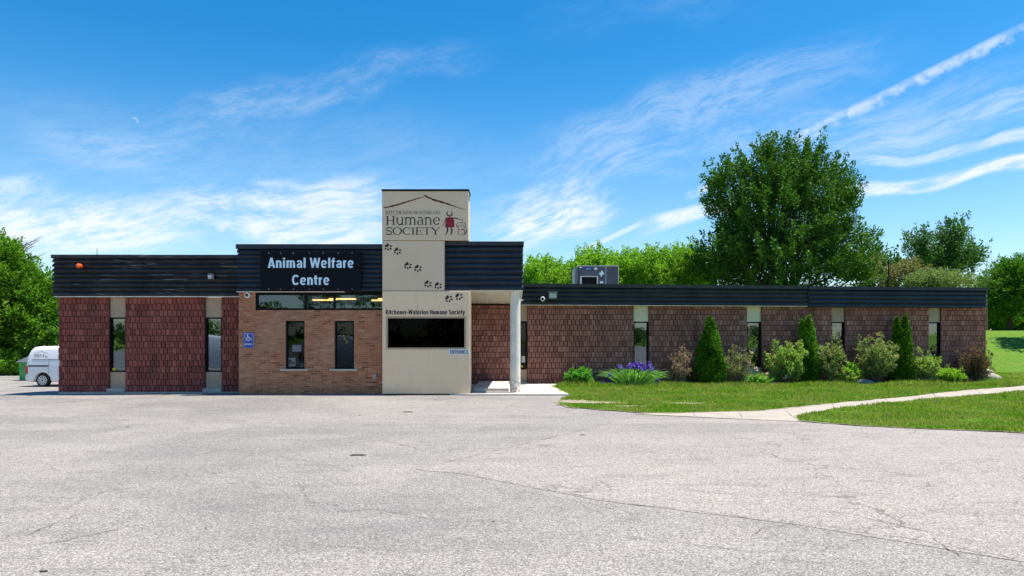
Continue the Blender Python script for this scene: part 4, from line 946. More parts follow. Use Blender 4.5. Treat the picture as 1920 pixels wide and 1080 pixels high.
    for sg in (-1, 1):
        m = MB(); m.bbox(4.15, 4.36, min(sg*.62, sg*.78), max(sg*.62, sg*.78), .70, .88, .02); m.build('headlight', 'lamp_lens', t)
    m = MB(); m.box(.12, 4.25, -.66, .66, .22, .95); m.build('underbody', 'lens_black', t)
    for cx in (.75, 3.42):
        for sg in (-1, 1):
            m = MB(); m.lathe((cx, sg*.72, .30), [(.2, -.09*1), (.285, -.10), (.30, -.07), (.30, .07), (.285, .10), (.2, .09)], 28, axis='y'); wh = m.build('wheel', 'tyre', t)
            m = MB(); yo = sg*.82
            m.lathe((cx, yo, .30), [(.205, -.006), (.205, .006)], 28, axis='y')
            r_ = m.build('rim', 'lens_black', wh)
            m = MB()
            for k in range(10):
                a = k*math.pi/5; d = Vector((math.cos(a), 0, math.sin(a))); q = Vector((-math.sin(a), 0, math.cos(a))); c = Vector((cx, yo+sg*.014, .30))
                m.add([c+d*.03-q*.018, c+d*.19-q*.030, c+d*.19+q*.030, c+d*.03+q*.018], [(0, 1, 2, 3)])
            m.ribbon([(.200*math.cos(i*math.pi/16), .200*math.sin(i*math.pi/16)) for i in range(33)], .022, lambda u, v: (cx+u, yo+sg*.014, .30+v))
            m.build('spokes', 'rim', wh)
    m = MB(); m.lathe((1.02, 0, 1.83), [(.085, 0), (.085, .03)], 16); bc = m.build('beacon_base', 'frame_black', t)
    m = MB(); m.lathe((1.02, 0, 1.86), [(.075, 0), (.08, .05), (.07, .10), (.03, .125), (.002, .13)], 16); m.build('beacon', 'amber', t)
    m = MB(); g = lambda x, z: side(x, z, .017)
    m.ribbon([(.36, 1.52), (.5, 1.55), (.66, 1.605)], .012, g); m.ribbon([(.64, 1.61), (.82, 1.56), (.98, 1.51)], .014, g)
    textmesh(m, 'HUMANE', .37, .70, 1.425, .055, g, .02); textmesh(m, 'SOCIETY', .37, .70, 1.345, .055, g, .02)
    m.ribbon([(.79, 1.48), (.79, 1.40)], .05, g); m.ribbon([(.79, 1.40), (.78, 1.34)], .03, g); m.ribbon([(.88, 1.40), (.92, 1.36), (.97, 1.36)], .04, g)
    m.build('logo', 'van_ink', sp)
    return t
van = make_van(); van.location = (-21.95, 31.65, float(height(-20, 31.6)))
# ================================================================== garden shed behind the van
SHD = 35.2; p = ((36-960)*SHD/F, SHD, float(height(-26, SHD)))
t = empty('shed', p, 'small green shed with a grey roof half hidden by the van', 'shed')
g0 = p[2]; x0, x1 = p[0], p[0]+2.2; zr = CAMZ+(HZ-662)*SHD/F; ze = CAMZ+(HZ-678)*SHD/F
m = MB(); m.box(x0+.06, x1-.06, SHD, SHD+1.6, g0-.1, ze); m.build('wall', 'shed_green', t)
m = MB(); m.box(x0+.25, x0+.95, SHD-.03, SHD-.001, g0, ze-.25); m.build('door', 'shed_green', t)
m = MB(); m.box(x0+.02, x0+.10, SHD-.02, SHD+.05, g0, ze); m.box(x0+.2, x0+.25, SHD-.035, SHD-.001, g0, ze-.2); m.build('trim', 'shed_green', t)
m = MB(); m.add([(x0-.05, SHD-.2, ze-.02), (x1+.05, SHD-.2, ze-.02), (x1-.2, SHD+.8, zr), (x0+.3, SHD+.8, zr), (x0-.05, SHD+1.8, ze-.02), (x1+.05, SHD+1.8, ze-.02)],
              [(0, 1, 2, 3), (3, 2, 5, 4), (0, 3, 4), (1, 5, 2), (0, 4, 5, 1)]); m.build('roof', 'shed_roof', t)

def copy_tree(o, parent=None):
    c = o.copy(); col.objects.link(c)
    if parent is not None: c.parent = parent
    for ch in list(o.children): copy_tree(ch, c)
    return c
for (x, y, lb) in ((-17.0, 8.5, 'white van parked on the open lot, mirrored in the slit window'), (-11.0, 6.3, 'white van parked nearest the viewer, mirrored in the tan brick window')):
    v = copy_tree(van); v.location = (x, y, 0); v['label'] = lb; v['group'] = 'vans parked on the lot'
van['group'] = 'vans parked on the lot'
# ================================================================== plants and trees
def kites(C, Dv, L, Wd, fold=.25):
    """leaf faces: C centres, Dv long directions, sizes L and Wd"""
    n = len(C); Dv = Dv/np.linalg.norm(Dv, axis=1, keepdims=True); r = rng.normal(size=(n, 3))+np.array([0, 0, 1.1])
    S = np.cross(Dv, r); S /= np.linalg.norm(S, axis=1, keepdims=True)+1e-9; N = np.cross(Dv, S)
    L = L[:, None]; Wd = Wd[:, None]
    V = np.stack([C, C+Dv*L*.45+S*Wd*.5+N*L*fold*.25, C+Dv*L, C+Dv*L*.45-S*Wd*.5+N*L*fold*.25], 1).reshape(-1, 3)
    return V, np.arange(4*n).reshape(n, 4)
def unit(n):
    v = rng.normal(size=(n, 3)); return v/np.linalg.norm(v, axis=1, keepdims=True)
def shoots(lobes, n, base, up=.5, shell=.45, minz=None):
    """shoot roots and directions spread through ellipsoid lobes (cx,cy,cz,rx,ry,rz,weight)"""
    L = np.array(lobes, float); wts = L[:, 6]/L[:, 6].sum(); k = rng.choice(len(L), n, p=wts)
    d = unit(n); rad = rng.random(n)**shell
    P = L[k, :3]+d*L[k, 3:6]*rad[:, None]
    out = d*L[k, 3:6]; out /= np.linalg.norm(out, axis=1, keepdims=True); base = np.array(base)
    away = P-base; away /= np.linalg.norm(away, axis=1, keepdims=True)+1e-9
    D = out*.55+away*.5+np.array([0, 0, up])+rng.normal(size=(n, 3))*.28; D /= np.linalg.norm(D, axis=1, keepdims=True)
    if minz is not None: m = P[:, 2] > minz; P, D = P[m], D[m]
    return P, D
def dress(P, D, per, slen, srad, leaf, aspect=.6, droop=.0):
    n = len(P); t = rng.random((n, per)); ln = slen*(.6+.8*rng.random((n, 1)))
    off = rng.normal(size=(n, per, 3))*srad*(1.05-t*.8)[..., None]
    C = P[:, None, :]+D[:, None, :]*(t*ln)[..., None]+off; C = C.reshape(-1, 3)
    Dv = np.repeat(D, per, 0)*.6+off.reshape(-1, 3)/srad*.5+rng.normal(size=(n*per, 3))*.5+np.array([0, 0, -droop])
    sz = leaf*(.6+.7*rng.random(n*per)); return kites(C, Dv, sz, sz*aspect)
def gaps(P, D, scale, keep, seed):
    """drop shoots where a soft random field is low, so the sky shows between boughs"""
    r = np.random.default_rng(seed); K = r.normal(size=(14, 3))*scale; ph = r.random(14)*6.28
    f = np.cos(P@K.T+ph).sum(1)/math.sqrt(14*.5); m = f > keep; return P[m], D[m]
def limbs(mb, base, top_r, P, n, trunk_top, r0, seed):
    r = random.Random(seed); base = Vector(base); tt = Vector(trunk_top)
    pts = [base.lerp(tt, k/6)+Vector((r.uniform(-.08, .08), r.uniform(-.08, .08), 0))*min(k, 2)*(tt-base).length*.06 for k in range(7)]
    mb.tube(pts, [r0*(1.25 if k == 0 else 1)*(1-.80*k/6) for k in range(7)], 9)
    idx = rng.choice(len(P), min(n, len(P)), replace=False)
    for i in idx:
        e = Vector(P[i]); h = max(.12, min(.92, ((e.z-base.z)/(tt.z-base.z)*.62))); k = h*6; a = pts[int(k)].lerp(pts[min(6, int(k)+1)], k-int(k))
        mid = a.lerp(e, .5)+Vector((r.uniform(-.1, .1), r.uniform(-.1, .1), -.06))*(e-a).length
        ra = max(.012, r0*(1-.8*h)*.42); mb.tube([a, a.lerp(mid, .5), mid, mid.lerp(e, .55), e], [ra, ra*.8, ra*.55, ra*.32, ra*.12], 5, cap=False)
def tree(label, cat, x, y, lobes, material, n, per, slen, srad, leaf, r0, up=.5, keep=-.9, gs=.9, shell=.45, nl=40, group=None, zbase=None, trunk_top=None, minz=None, name='tree', bark='bark', aspect=.6):
    z = float(height(x, y))-.07 if zbase is None else zbase
    zt_ = max(l[2]+l[5]*.6 for l in lobes) if trunk_top is None else trunk_top
    t = empty(name, (x, y, z), label, cat, group)
    P, D = shoots(lobes, n, (x, y, z+(zt_-z)*.45), up, shell, minz); P, D = gaps(P, D, gs, keep, int(abs(x*10)+y))
    V, Q = dress(P, D, per, slen, srad, leaf, aspect); npmesh('crown', V, Q, material, t)
    mb = MB(); limbs(mb, (x, y, z-.1), .05, P, nl, (x, y, zt_), r0, 3); mb.build('trunk', bark, t); return t
def TL(px, py, D, rxp, ryp, ryd, wt=1.0):      # lobe from its outline in the photo at distance D
    p = W(px, py, D); k = D/F; return (p.x, p.y+0, p.z, rxp*k, ryd, ryp*k, wt)

# the big maple behind the wing
D = 44
lob = [TL(1470, 425, D, 100, 105, 3.6, 5), TL(1402, 400, D, 58, 70, 2.8, 2.2), TL(1535, 408, D, 56, 82, 2.8, 2.4), TL(1428, 350, D, 44, 52, 2.2, 1.5), TL(1508, 345, D, 46, 50, 2.2, 1.4),
       TL(1455, 500, D, 128, 55, 3.8, 5.5), TL(1365, 492, D, 46, 40, 2.5, 1.2), TL(1578, 492, D, 40, 44, 2.3, 1.2), TL(1612, 482, D, 14, 26, 1.2, .3), TL(1600, 518, D, 28, 20, 2, .5),
       TL(1358, 350, D, 22, 24, 1.4, .45), TL(1345, 400, D, 16, 22, 1.3, .25), TL(1432, 300, D, 16, 18, 1.1, .25), TL(1456, 296, D, 14, 20, 1.1, .25), TL(1508, 298, D, 26, 20, 1.2, .3), TL(1578, 368, D, 20, 40, 1.4, .4), TL(1470, 570, D, 105, 45, 3.5, 1.6)]
tree('big dark green maple rising high above the wing roof', 'tree', (1468-960)*D/F, D, lob, 'leaf_maple', 1850, 84, 1.25, .17, .165, .34, up=.9, keep=-1.25, gs=1.7, shell=.30, nl=60)
# bright row behind the roof
row = [(1015, 520, 38, 34, 47), (1062, 528, 30, 34, 50), (1112, 506, 40, 38, 46), (1168, 510, 34, 36, 49), (1222, 502, 44, 40, 46), (1278, 500, 38, 40, 48), (1322, 505, 36, 42, 50)]
labs = ['bright green tree just beyond the canopy corner, lowest of the roofline row', 'bright green tree peeping between canopy corner and rooftop unit', 'bright green tree directly behind the rooftop unit',
        'bright green tree just past the rooftop unit', 'bright green tree midway from the rooftop unit to the maple', 'broad bright green tree next to the big maple', 'bright green tree half hidden by the big maple']
for (px, py, rx, ry, Dt), lb in zip(row, labs):
    lob = [TL(px, py+12, Dt, rx, ry*.8, 2.2, 3), TL(px-rx*.4, py+4, Dt, rx*.45, ry*.75, 1.5, 1), TL(px+rx*.35, py+1, Dt, rx*.45, ry*.75, 1.5, 1), TL(px, py+60, Dt, rx*1.1, 45, 2.2, 2.2)]
    tree(lb, 'tree', (px-960)*Dt/F, Dt, lob, 'leaf_bright', 520, 44, .85, .14, .155, .16, up=1.0, keep=-.95, gs=1.8, nl=22, group='bright trees behind the wing roof')
# right-hand background trees
D = 52
lob = [TL(1772, 485, D, 36, 42, 2.0, 2.2), TL(1722, 466, D, 20, 22, 1.3, .7), TL(1786, 448, D, 20, 26, 1.3, .8), TL(1815, 490, D, 26, 22, 1.6, .9), TL(1730, 500, D, 28, 26, 1.6, .7), TL(1770, 540, D, 60, 40, 2, 1.4)]
tree('airy dark tree with upright boughs standing beyond the far wing end', 'tree', (1765-960)*D/F, D, lob, 'leaf_dusky', 760, 34, .95, .15, .17, .2, up=.9, keep=-.35, gs=1.3, nl=46)
D = 48
tree('dusty olive tree with tan patches behind the roof beside the maple', 'tree', (1665-960)*D/F, D, [TL(1665, 508, D, 46, 24, 2, 2), TL(1640, 498, D, 22, 16, 1.5, .7), TL(1690, 515, D, 34, 24, 1.8, 1), TL(1665, 560, D, 55, 40, 2, 1.4)], 'leaf_tan', 430, 36, .5, .22, .17, .18, up=.2, keep=-1.1, nl=20)
D = 45
tree('low pale grey-green willow just above the roof edge', 'tree', (1760-960)*D/F, D, [TL(1760, 530, D, 52, 15, 1.8, 2), TL(1735, 528, D, 26, 12, 1.4, .8), TL(1765, 570, D, 60, 36, 2, 1.5)], 'leaf_pale', 420, 40, .35, .22, .13, .16, up=.1, keep=-1.4, nl=18)
D = 58
tree('round grey-green tree behind the roof between maple and olive tree', 'tree', (1650-960)*D/F, D, [TL(1648, 505, D, 36, 22, 2, 2), TL(1640, 550, D, 45, 40, 2, 1.5)], 'leaf_dusky', 300, 34, .6, .25, .22, .18, up=.3, keep=-1.2, nl=16)
D = 56
zc = float(height(40, D))
tree('dark round-headed tree on the bank past the end wall', 'tree', (1893-960)*D/F, D, [TL(1898, 545, D, 52, 46, 2.6, 3), TL(1905, 515, D, 34, 28, 2, 1), TL(1865, 565, D, 20, 26, 1.6, .7), TL(1950, 545, D, 40, 45, 2.2, 1.2)], 'leaf_mid', 950, 44, .6, .24, .17, .20, up=.35, keep=-1.3, shell=.38, nl=26, minz=zc+.9)
D = 54
t = empty('bare_tree', ((1850-960)*D/F, D, float(height(37, D))), 'leafless grey sapling poking above the wing end', 'tree')
mb = MB(); r = random.Random(4); b = Vector(((1850-960)*D/F, D, float(height(37, D))-.1)); tp = W(1850, 488, D)
mb.tube([b, b.lerp(tp, .5), tp], [.07, .045, .008], 6)
for i in range(26):
    f = r.uniform(.55, .97); a = b.lerp(tp, f); e = a+Vector((r.uniform(-.7, .7), r.uniform(-.3, .3), r.uniform(.4, 1.0)))*(1.3-f); mb.tube([a, a.lerp(e, .5)+Vector((0, 0, -.05)), e], [.02, .014, .005], 4, cap=False)
mb.build('branches', 'twig', t)
bk = [(1862, 594, 70), (1905, 598, 74), (1948, 592, 70)]
for i, (px, py, Dt) in enumerate(bk):
    tree(['light green tree glimpsed behind the end wall under the dark crown', 'light green tree glimpsed just past the dark trunk', 'light green tree at the frame edge behind the bank'][i], 'tree', (px-960)*Dt/F, Dt,
         [TL(px, py-20, Dt, 34, 36, 2.4, 2), TL(px, py+6, Dt, 40, 20, 2, 1)], 'leaf_left', 360, 36, .6, .3, .28, .15, keep=-1.6, nl=12, group='light trees beyond the bank')
D = 37
tree('shade tree beside the grassy bank, casting its shadow on the slope', 'tree', 34.2, 37.5, [(34.2, 37.5, 8.3, 4.0, 3.2, 3.4, 3), (34.5, 38.5, 11, 3, 2.4, 2.4, 1)], 'leaf_maple', 520, 30, .8, .3, .30, .26, keep=-.6, nl=24)
far_l = ['low tree across the lot mirrored in the first slit window', 'small tree across the lot mirrored in the high window strip', 'tall tree across the lot mirrored in the middle of the high window strip', 'tall tree across the lot mirrored by the tower end of the window strip',
         'low tree across the lot mirrored in the tower window', 'tree across the lot facing the entrance', 'low tree across the lot mirrored in the wing windows', 'tree across the lot mirrored in the dark wing window', 'low tree across the lot mirrored in the last wing window', 'low tree across the lot mirrored in the second slit window']
for i, (x, y, r_, h_) in enumerate(((-63, -64, 9, 3.6), (-38, -63, 4, 7), (-29, -66, 5, 13), (-20, -63, 4.5, 12), (-8, -63, 6, 6), (8, -64, 7, 9), (38, -63, 8, 3.4), (52, -64, 5, 9), (70, -63, 9, 3.6), (-49, -63, 6, 4))):
    tree(far_l[i], 'tree', x, y, [(x, y, h_*.62, r_, r_*.7, h_*.36, 2), (x, y+1, 1.2, r_*1.3, 1.5, 1.2, 1.6)], 'leaf_maple', 300, 24, .6, .3, .34, .2, keep=-1.4, nl=14, group='trees across the lot')
# trees along the lot on the other side
lt = [(-12, 575, 62, 120, 41, 5200, 'tall green tree nearest the edge of the lot behind the shed', 90), (48, 585, 44, 100, 43, 0, 'leafy green tree with thin bare top twigs behind the van', 0), (98, 600, 34, 88, 42, 0, 'green tree close against the block wall end', 0), (140, 590, 40, 85, 46, 0, 'green tree mostly hidden behind the ribbed fascia end', 0)]
L4 = [[TL(8, 522, 41, 40, 46, 2.0, 2), TL(-30, 575, 41, 60, 90, 2.2, 2.5), TL(18, 605, 41, 46, 62, 2.0, 2), TL(16, 478, 41, 20, 20, 1.2, .5), TL(-8, 492, 41, 20, 30, 1.2, .5)],
      [TL(52, 560, 43, 32, 42, 2, 1.6), TL(50, 615, 43, 42, 50, 2.2, 2), TL(56, 524, 43, 18, 20, 1.2, .5)],
      [TL(92, 572, 42, 24, 36, 1.8, 1.2), TL(92, 610, 42, 34, 46, 2, 1.6), TL(105, 630, 42, 26, 40, 2, 1), TL(84, 540, 42, 12, 18, 1, .3), TL(104, 546, 42, 10, 14, 1, .25)],
      [TL(142, 580, 46, 38, 50, 2, 2), TL(142, 630, 46, 40, 40, 2, 1)]]
for (px, _, _, _, Dt, _, lb, _), lob in zip(lt, L4):
    tree(lb, 'tree', (px-960)*Dt/F, Dt, lob, 'leaf_left', 760, 44, .85, .17, .165, .22, up=.55, keep=-.85, gs=1.7, shell=.42, nl=44, group='green trees along the lot')
for i, (px, Dt, h_, mt) in enumerate(((-30, 40.6, 2.6, 'leaf_under'), (20, 40.4, 1.25, 'leaf_lime'), (66, 41.5, 2.6, 'leaf_under'), (108, 41.0, 2.9, 'leaf_under'), (-4, 42.5, 3.2, 'leaf_left'), (46, 43, 3.4, 'leaf_left'), (90, 44.5, 3.8, 'leaf_left'))):
    x = (px-960)*Dt/F; z = float(height(x, Dt))-.07
    t = empty('shrub', (x, Dt, z), ['loose bush at the far edge of the lot by the frame edge', 'low bright bush at the foot of the trees beside the shed', 'leafy bush right behind the van roof', 'leafy bush beside the block wall behind the van',
        'tall dark understory bush behind the low bright bush', 'tall understory bush behind the shed', 'tall understory bush behind the van beacon'][i], 'shrub', 'bushes under the trees by the lot')
    P, D_ = shoots([(x, Dt, z+h_*.5, 1.25, 1.0, h_*.55, 1)], 170, (x, Dt, z), .5, .4); V, Q = dress(P, D_, 30, .4, .16, .15); npmesh('foliage', V, Q, mt, t)
    mb = MB(); r = random.Random(i)
    for k in range(7): e = Vector(P[rng.integers(len(P))]); mb.tube([(x+r.uniform(-.1, .1), Dt, z), e.lerp(Vector((x, Dt, z)), .4), e], [.03, .02, .006], 5, cap=False)
    mb.build('stems', 'twig', t)
t = empty('bare_tree', W(50, 560, 42.2), 'fine leafless twigs spreading above the green trees by the lot', 'tree'); t.location.z = float(height(-30, 42))
mb = MB(); r = random.Random(8); b = Vector((t.location.x, 42.2, t.location.z)); tp = W(38, 460, 42.2); mb.tube([b, b.lerp(tp, .6), tp], [.10, .06, .02], 6)
for i in range(46):
    f = r.uniform(.62, 1.0); a = b.lerp(tp, f); e = a+Vector((r.uniform(-.3, 1.35), r.uniform(-.5, .5), r.uniform(.1, .95)))*(1.25-f*.3); mm = a.lerp(e, .5)+Vector((0, 0, .08)); mb.tube([a, mm, e], [.022, .014, .005], 4, cap=False)
    for k in range(3): e2 = mm.lerp(e, r.random())+Vector((r.uniform(-.1, .4), r.uniform(-.2, .2), r.uniform(-.05, .35))); mb.tube([mm, e2], [.009, .004], 3, cap=False)
mb.build('branches', 'twig', t)

# ------------------------------------------------------------------ planting bed along the wing
def bedpoint(px, v):                    # a point v metres in front of the wing wall on the line of sight px
    k = (px-960)/F; c, s = math.cos(AW), math.sin(AW); ox, oy = WO[0]+v*s, WO[1]-v*c
    u = (k*oy-ox)/(c-k*s); return Vector((ox+u*c, oy+u*s, .02))
mb = MB(); N_ = 70; r = random.Random(6)
for i in range(N_):
    u0, u1 = uw(1050)+(WU1+.2-uw(1050))*i/N_, uw(1050)+(WU1+.2-uw(1050))*(i+1)/N_
    mb.add([frW(u0, .03, .03), frW(u1, .03, .03), frW(u1, 1.0+.25*math.sin(i*1.3+1), .026), frW(u0, 1.0+.25*math.sin(i*1.3-.3), .026)], [(0, 1, 2, 3)])
o = mb.build('planting_bed', 'mulch'); o['kind'] = 'structure'
def shrub(px0, px1, ytop, v, mt, label, dens=1.0, leaf=.060, seed=0, stemy=True, flare=.6, up=.5, name='shrub', cat='shrub', group='shrubs along the wing wall', per=22, ybase=721):
    c = bedpoint((px0+px1)/2, v); k = c.y/F; rx = (px1-px0)/2*k; h = (CAMZ+(HZ-ytop)*k)
    t = empty(name, c, label, cat, group); r = random.Random(seed); n = int(150*dens*.44*(rx*h/.6))
    tw = []
    ns = int(14+10*dens)
    for i in range(ns*3):
        a = r.uniform(0, 2*math.pi); q = r.random()**.5; hh = h*min(1.04, r.triangular(.35, 1.12, .85))*(1-.25*q*q)
        tw.append(c+Vector((math.cos(a)*rx*q, math.sin(a)*min(rx, .75)*q, hh)))
    P = []; D_ = []
    mb = MB()
    for e in tw:
        a = c+Vector((r.uniform(-.08, .08), r.uniform(-.06, .06), 0)); mid = a.lerp(e, .5)+Vector(((e.x-a.x)*.12*flare*2, 0, -.04))
        mb.tube([a, mid, e], [.013, .009, .005], 4, cap=False)
        for _ in range(max(2, int(n*3.2/len(tw)))):
            f = r.uniform(.30, 1.0); q = (a.lerp(mid, f*2) if f < .5 else mid.lerp(e, f*2-1)); P.append(q+Vector((r.gauss(0, .05), r.gauss(0, .05), r.gauss(0, .03)))); D_.append(((e-a).normalized()*.6+Vector((r.gauss(0, .5), r.gauss(0, .5), r.uniform(0, .6)))).normalized())
    P = np.array(P); D_ = np.array(D_); V, Q = dress(P, D_, per, .15, .045, leaf*1.15, .62)
    V[:, 2] = np.maximum(V[:, 2], .03); npmesh('foliage', V, Q, mt, t); mb.build('stems', 'twig', t); return t
shrub(1257, 1304, 641, .70, 'leaf_pinky', 'thin pinkish shrub nearly bare of leaves before the first cedar', .34, .048, 1, per=11)
shrub(1286, 1316, 690, .55, 'leaf_russet', 'small dark red shrub tucked against the first cedar', .6, .05, 2)
shrub(1354, 1412, 643, .75, 'leaf_mixed', 'loose pink and green shrub between first cedar and dark window', .55, .052, 3, per=15)
shrub(1437, 1508, 634, .85, 'leaf_shrub', 'full light green shrub in front of the twin-topped middle cedar', 1.15, .065, 4)
shrub(1532, 1582, 630, .75, 'leaf_mixed', 'green shrub with pink tips just past the middle cedar', .95, .06, 5)
shrub(1578, 1612, 684, .80, 'leaf_lime', 'low lime green shrub between two taller ones', .9, .06, 6)
shrub(1604, 1680, 624, .80, 'leaf_mixed', 'wide pink-tipped green shrub in front of the last cedar', .95, .06, 7)
shrub(1703, 1762, 656, .80, 'leaf_shrub', 'rounded green shrub below the last slit window', .9, .058, 8)
shrub(1797, 1866, 641, .75, 'leaf_russet', 'russet shrub at the end corner of the wing', .75, .058, 9)
shrub(1756, 1804, 692, .85, 'leaf_lime', 'low bright green mound between green and russet shrubs', 1.5, .055, 10, name='perennial', cat='plant')
shrub(1572, 1600, 698, .9, 'leaf_shrub', 'low grey-green plant at the lawn edge below the lime shrub', .9, .05, 11, name='perennial', cat='plant')
shrub(1408, 1450, 704, 1.0, 'leaf_shrub', 'low creeping plant at the foot of the light green shrub', .8, .05, 12, name='perennial', cat='plant')
shrub(1066, 1106, 698, .75, 'leaf_hosta', 'small dense bush with broad light leaves beside the entrance pavement', 2.2, .10, 13, group='shrubs along the wing wall')
def cedar(px0, px1, ytop, tops, v, label, seed):
    c = bedpoint((px0+px1)/2, v); k = c.y/F; rx = (px1-px0)/2*k; h = CAMZ+(HZ-ytop)*k
    t = empty('cedar', c, label, 'cedar', 'cedars along the wing wall'); n = 6400; P = []
    for (dx, hs, ws) in tops:
        m = n//len(tops); f = 1-np.sqrt(rng.random(m)*.98); f = np.where(rng.random(m) < .35, rng.random(m), f); a = rng.random(m)*6.2832
        prof = np.interp(f, [0, .08, .25, .5, .75, .92, 1], [.82, .97, .95, .72, .43, .16, .02])
        lump = 1+.10*np.sin(a*3+f*9+seed)+.08*np.sin(a*5-f*17+seed*2)+.05*rng.normal(size=m)
        rr = prof*lump*rx*ws*(.80+.22*rng.random(m))
        P.append(np.stack([c.x+dx*rx*(.4+.6*f)+rr*np.cos(a), c.y+rr*np.sin(a)*.9, c.z+.10+f*h*hs*.96], 1))
    P = np.concatenate(P); cc = np.array([c.x, c.y, 0]); D_ = P-cc; D_[:, 2] = 0; D_ /= np.linalg.norm(D_, axis=1, keepdims=True)+1e-6
    D_ = D_*.55+np.array([0, 0, .85])+rng.normal(size=P.shape)*.22
    P2 = P-D_*0.02; V, Q = dress(P2, D_/np.linalg.norm(D_, axis=1, keepdims=True), 5, .10, .018, .075, .42); npmesh('foliage', V, Q, 'leaf_cedar', t)
    mb = MB(); mb.tube([c, c+Vector((0, 0, h*.75))], [.05, .015], 7)
    for (dx, hs, ws) in tops:
        mb.lathe((c.x, c.y, c.z), [(.05, .15), (rx*.60*ws, .22), (rx*.62*ws, h*.25), (rx*.42*ws, h*.55), (rx*.12*ws, h*.82*hs)], 10)
        break
    mb.build('stem', 'bark', t)
cedar(1305, 1357, 599, [(0, 1, 1)], .72, 'tall conical cedar with a single top before the first dark window', 1)
cedar(1490, 1536, 595, [(-.35, .93, .62), (.12, 1.0, .80)], .62, 'tall cedar with a notched top behind the light green shrub', 2)
cedar(1667, 1713, 595, [(-.30, .97, .66), (.28, 1.0, .72)], .62, 'tall cedar with two points nearest the end of the wing', 3)
def swords(mb_or, c, rx, h, n, seed, spread=1.0):
    r = np.random.default_rng(seed); V = []; Q = []
    for i in range(n):
        a = r.uniform(0, 6.283); q = r.random()**.6; b = np.array([c.x+math.cos(a)*rx*q*.55, c.y+math.sin(a)*.35*q, c.z-.02]); L = h*r.uniform(.6, 1.0)*(1-.25*q)
        d = np.array([math.cos(a)*q*rx*.75*spread, math.sin(a)*q*.3, 0]); wv = np.array([-math.sin(r.uniform(0, 6.28)), math.cos(r.uniform(0, 6.28)), 0])*.018
        s = np.array([r.uniform(.4, 1), r.uniform(-.5, .5), 0]); s = s/np.linalg.norm(s)*.030
        p0, p1, p2, p3 = b, b+d*.35+[0, 0, L*.45], b+d*.8+[0, 0, L*.82], b+d*1.45+[0, 0, L*(.92 if r.random() < .7 else .6)]
        j = len(V); V += [p0-s, p0+s, p1-s, p1+s, p2-s*.7, p2+s*.7, p3]; Q += [(j, j+1, j+3, j+2), (j+2, j+3, j+5, j+4), (j+4, j+5, j+6, j+6)]
    m = MB(); m.v = [tuple(v) for v in V]; m.f = [q if q[2] != q[3] else q[:3] for q in Q]; m.mi = [0]*len(Q); return m
def bloom(parent, p, s, mt, first=[None]):
    r = random.Random(int(p.x*1000)); C = []; Dv = []
    for k in range(9): a = k*2.4; up = -.5 if k % 2 else .9; C.append((0, 0, 0)); Dv.append((math.cos(a), math.sin(a), up+r.uniform(-.3, .3)))
    V, Q = kites(np.array(C, float), np.array(Dv, float), np.full(9, s), np.full(9, s*.85)); V += np.array(p); return npmesh('flower', V, Q, mt, parent)
c = bedpoint(1188, .95); t = empty('iris_clump', c, 'large clump of sword leaves topped with purple iris flowers', 'flowers')
swords(None, c, .98, .82, 330, 5).build('leaves', 'leaf_iris', t)
r = random.Random(31)
for i, (px, py) in enumerate([(1161, 687), (1166, 690), (1178, 688), (1182, 684), (1192, 681), (1197, 683), (1200, 688), (1204, 684), (1210, 688), (1214, 691), (1217, 681), (1222, 689), (1224, 695), (1190, 686), (1186, 690), (1208, 693), (1201, 692), (1219, 686),
                              (1143, 704), (1140, 708), (1145, 702), (1141, 714), (1132, 719), (1133, 723), (1224, 715), (1229, 718), (1234, 713), (1229, 722), (1149, 723), (1208, 721), (1176, 693), (1195, 690)]):
    p = W(px, py, c.y-r.uniform(-.25, .3)); p.z = max(p.z, .06); bloom(t, p, .105 if i < 18 else .10, 'petal_purple')
mb = MB()
for i in range(16): x = r.uniform(-.8, .8); mb.tube([c+Vector((x*.5, 0, 0)), c+Vector((x*.95, r.uniform(-.2, .2), r.uniform(.6, .85)))], [.008, .005], 4, cap=False)
mb.build('stems', 'leaf_iris', t)
c = bedpoint(1424, 1.0); t = empty('iris_clump', c, 'smaller clump of sword leaves with pale pink iris flowers below the dark window', 'flowers')
swords(None, c, .48, .50, 120, 9).build('leaves', 'leaf_hosta', t)
for px, py in ((1404, 684), (1417, 690), (1418, 694), (1405, 679), (1470, 710), (1474, 706), (1409, 661), (1450, 718), (1457, 721), (1402, 688), (1438, 701)):
    p = W(px, py, c.y-.15); p.z = max(p.z, .06); bloom(t, p, .085, 'petal_pink')
mb = MB()
for px in (1404, 1417, 1409): mb.tube([c+Vector((r.uniform(-.1, .1), 0, 0)), W(px, 688, c.y-.15)], [.007, .004], 4, cap=False)
mb.build('stems', 'leaf_hosta', t)
def rock(px, py, sx_, sy_, sz_, v, label, seed, zoff=0):
    import bmesh
    c = bedpoint(px, v) if v is not None else Vector(G(px, py)+(0.02,)); bm = bmesh.new(); bmesh.ops.create_icosphere(bm, subdivisions=3, radius=1); r = np.random.default_rng(seed); K = r.normal(size=(6, 3))*2.2; ph = r.random(6)*6
    for vv in bm.verts: f = 1+.10*float(np.cos(K@np.array(vv.co)+ph).sum())/2; vv.co = Vector((vv.co.x*sx_*f, vv.co.y*sy_*f, vv.co.z*sz_*f))
    me = bpy.data.meshes.new('boulder'); bm.to_mesh(me); bm.free(); me.materials.append(MT['rock']); me.polygons.foreach_set('use_smooth', [True]*len(me.polygons))
    o = bpy.data.objects.new('boulder', me); col.objects.link(o); o.location = (c.x, c.y, c.z+sz_*.35+zoff); tag(o, label, 'rock', 'rocks at the wing corner')
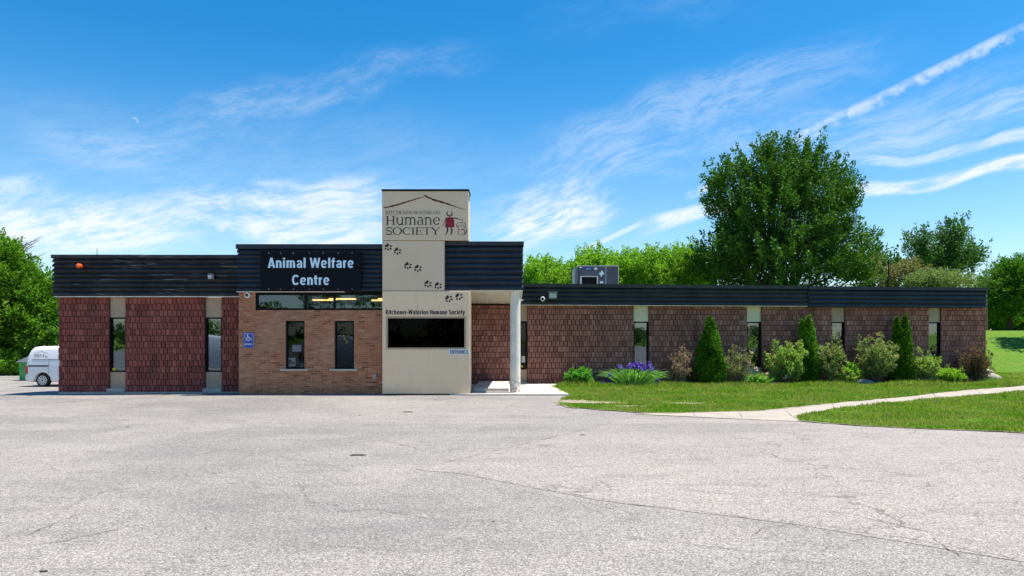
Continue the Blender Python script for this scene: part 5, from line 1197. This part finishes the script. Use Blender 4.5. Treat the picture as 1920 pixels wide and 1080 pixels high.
rock(1858, 712, .36, .3, .22, .2, 'large pale boulder on the lawn at the wing corner', 3); rock(1851, 703, .26, .2, .12, -.3, 'flat dark stone lying behind the pale boulder', 5, .28)
rock(1612, 716, .55, .2, .13, .95, 'long flat stone half hidden under the pink-tipped shrub', 7)

# ------------------------------------------------------------------ grass blades on the lawn
def inside(P, x, y):
    P = np.array(P); n = len(P); c = np.zeros(len(x), bool); j = n-1
    for i in range(n):
        xi, yi = P[i]; xj, yj = P[j]; k = ((yi > y) != (yj > y)) & (x < (xj-xi)*(y-yi)/(yj-yi+1e-12)+xi); c ^= k; j = i
    return c
def blades(P, n, xr, yr, seed, hb=.055, dens=None):
    r = np.random.default_rng(seed); x = r.uniform(*xr, n); y = yr[0]+(yr[1]-yr[0])*r.random(n)**1.3; m = inside(P, x, y)
    px = 960+F*x/y; m &= (px < 1990)
    f = np.cos(x*2.1+1.7*np.cos(y*1.3))+np.cos(y*2.9+1.1*np.sin(x*1.7)); m &= (f > -2.2+.5*r.random(n))
    for (gx, gy), gr, gy2 in ((G(1105, 757), 1.25, .38), (G(1068, 754), .7, .35), (G(1180, 763), 1.0, .22), (G(1265, 757), .7, .15)): m &= (((x-gx)/gr)**2+((y-gy)/gy2)**2 > .35+.65*r.random(n))
    x, y, f = x[m], y[m], f[m]; n = len(x)
    z = height(x, y)+.018; h = hb*(.5+.8*r.random(n))*(1+.28*f); a = r.random(n)*6.283; ln = h*r.normal(0, .45, n); w_ = .010+.008*r.random(n)
    s = np.stack([np.cos(a), np.sin(a), 0*a], 1)*w_[:, None]; b = np.stack([x, y, z], 1); tip = b+np.stack([ln*np.cos(a+1), ln*np.sin(a+1), h], 1)
    return np.stack([b-s, b+s, tip], 1).reshape(-1, 3)
V = np.concatenate([blades(LBj, 330000, (.9, 30), (16, 31), 1), blades(LAj, 210000, (5, 21), (9.4, 25), 2),
                    blades(LBj, 26000, (1.5, 19), (24, 27.5), 3, .13)])
o = npmesh('grass', V, np.arange(len(V)).reshape(-1, 3), 'grass_blade'); o['kind'] = 'stuff'
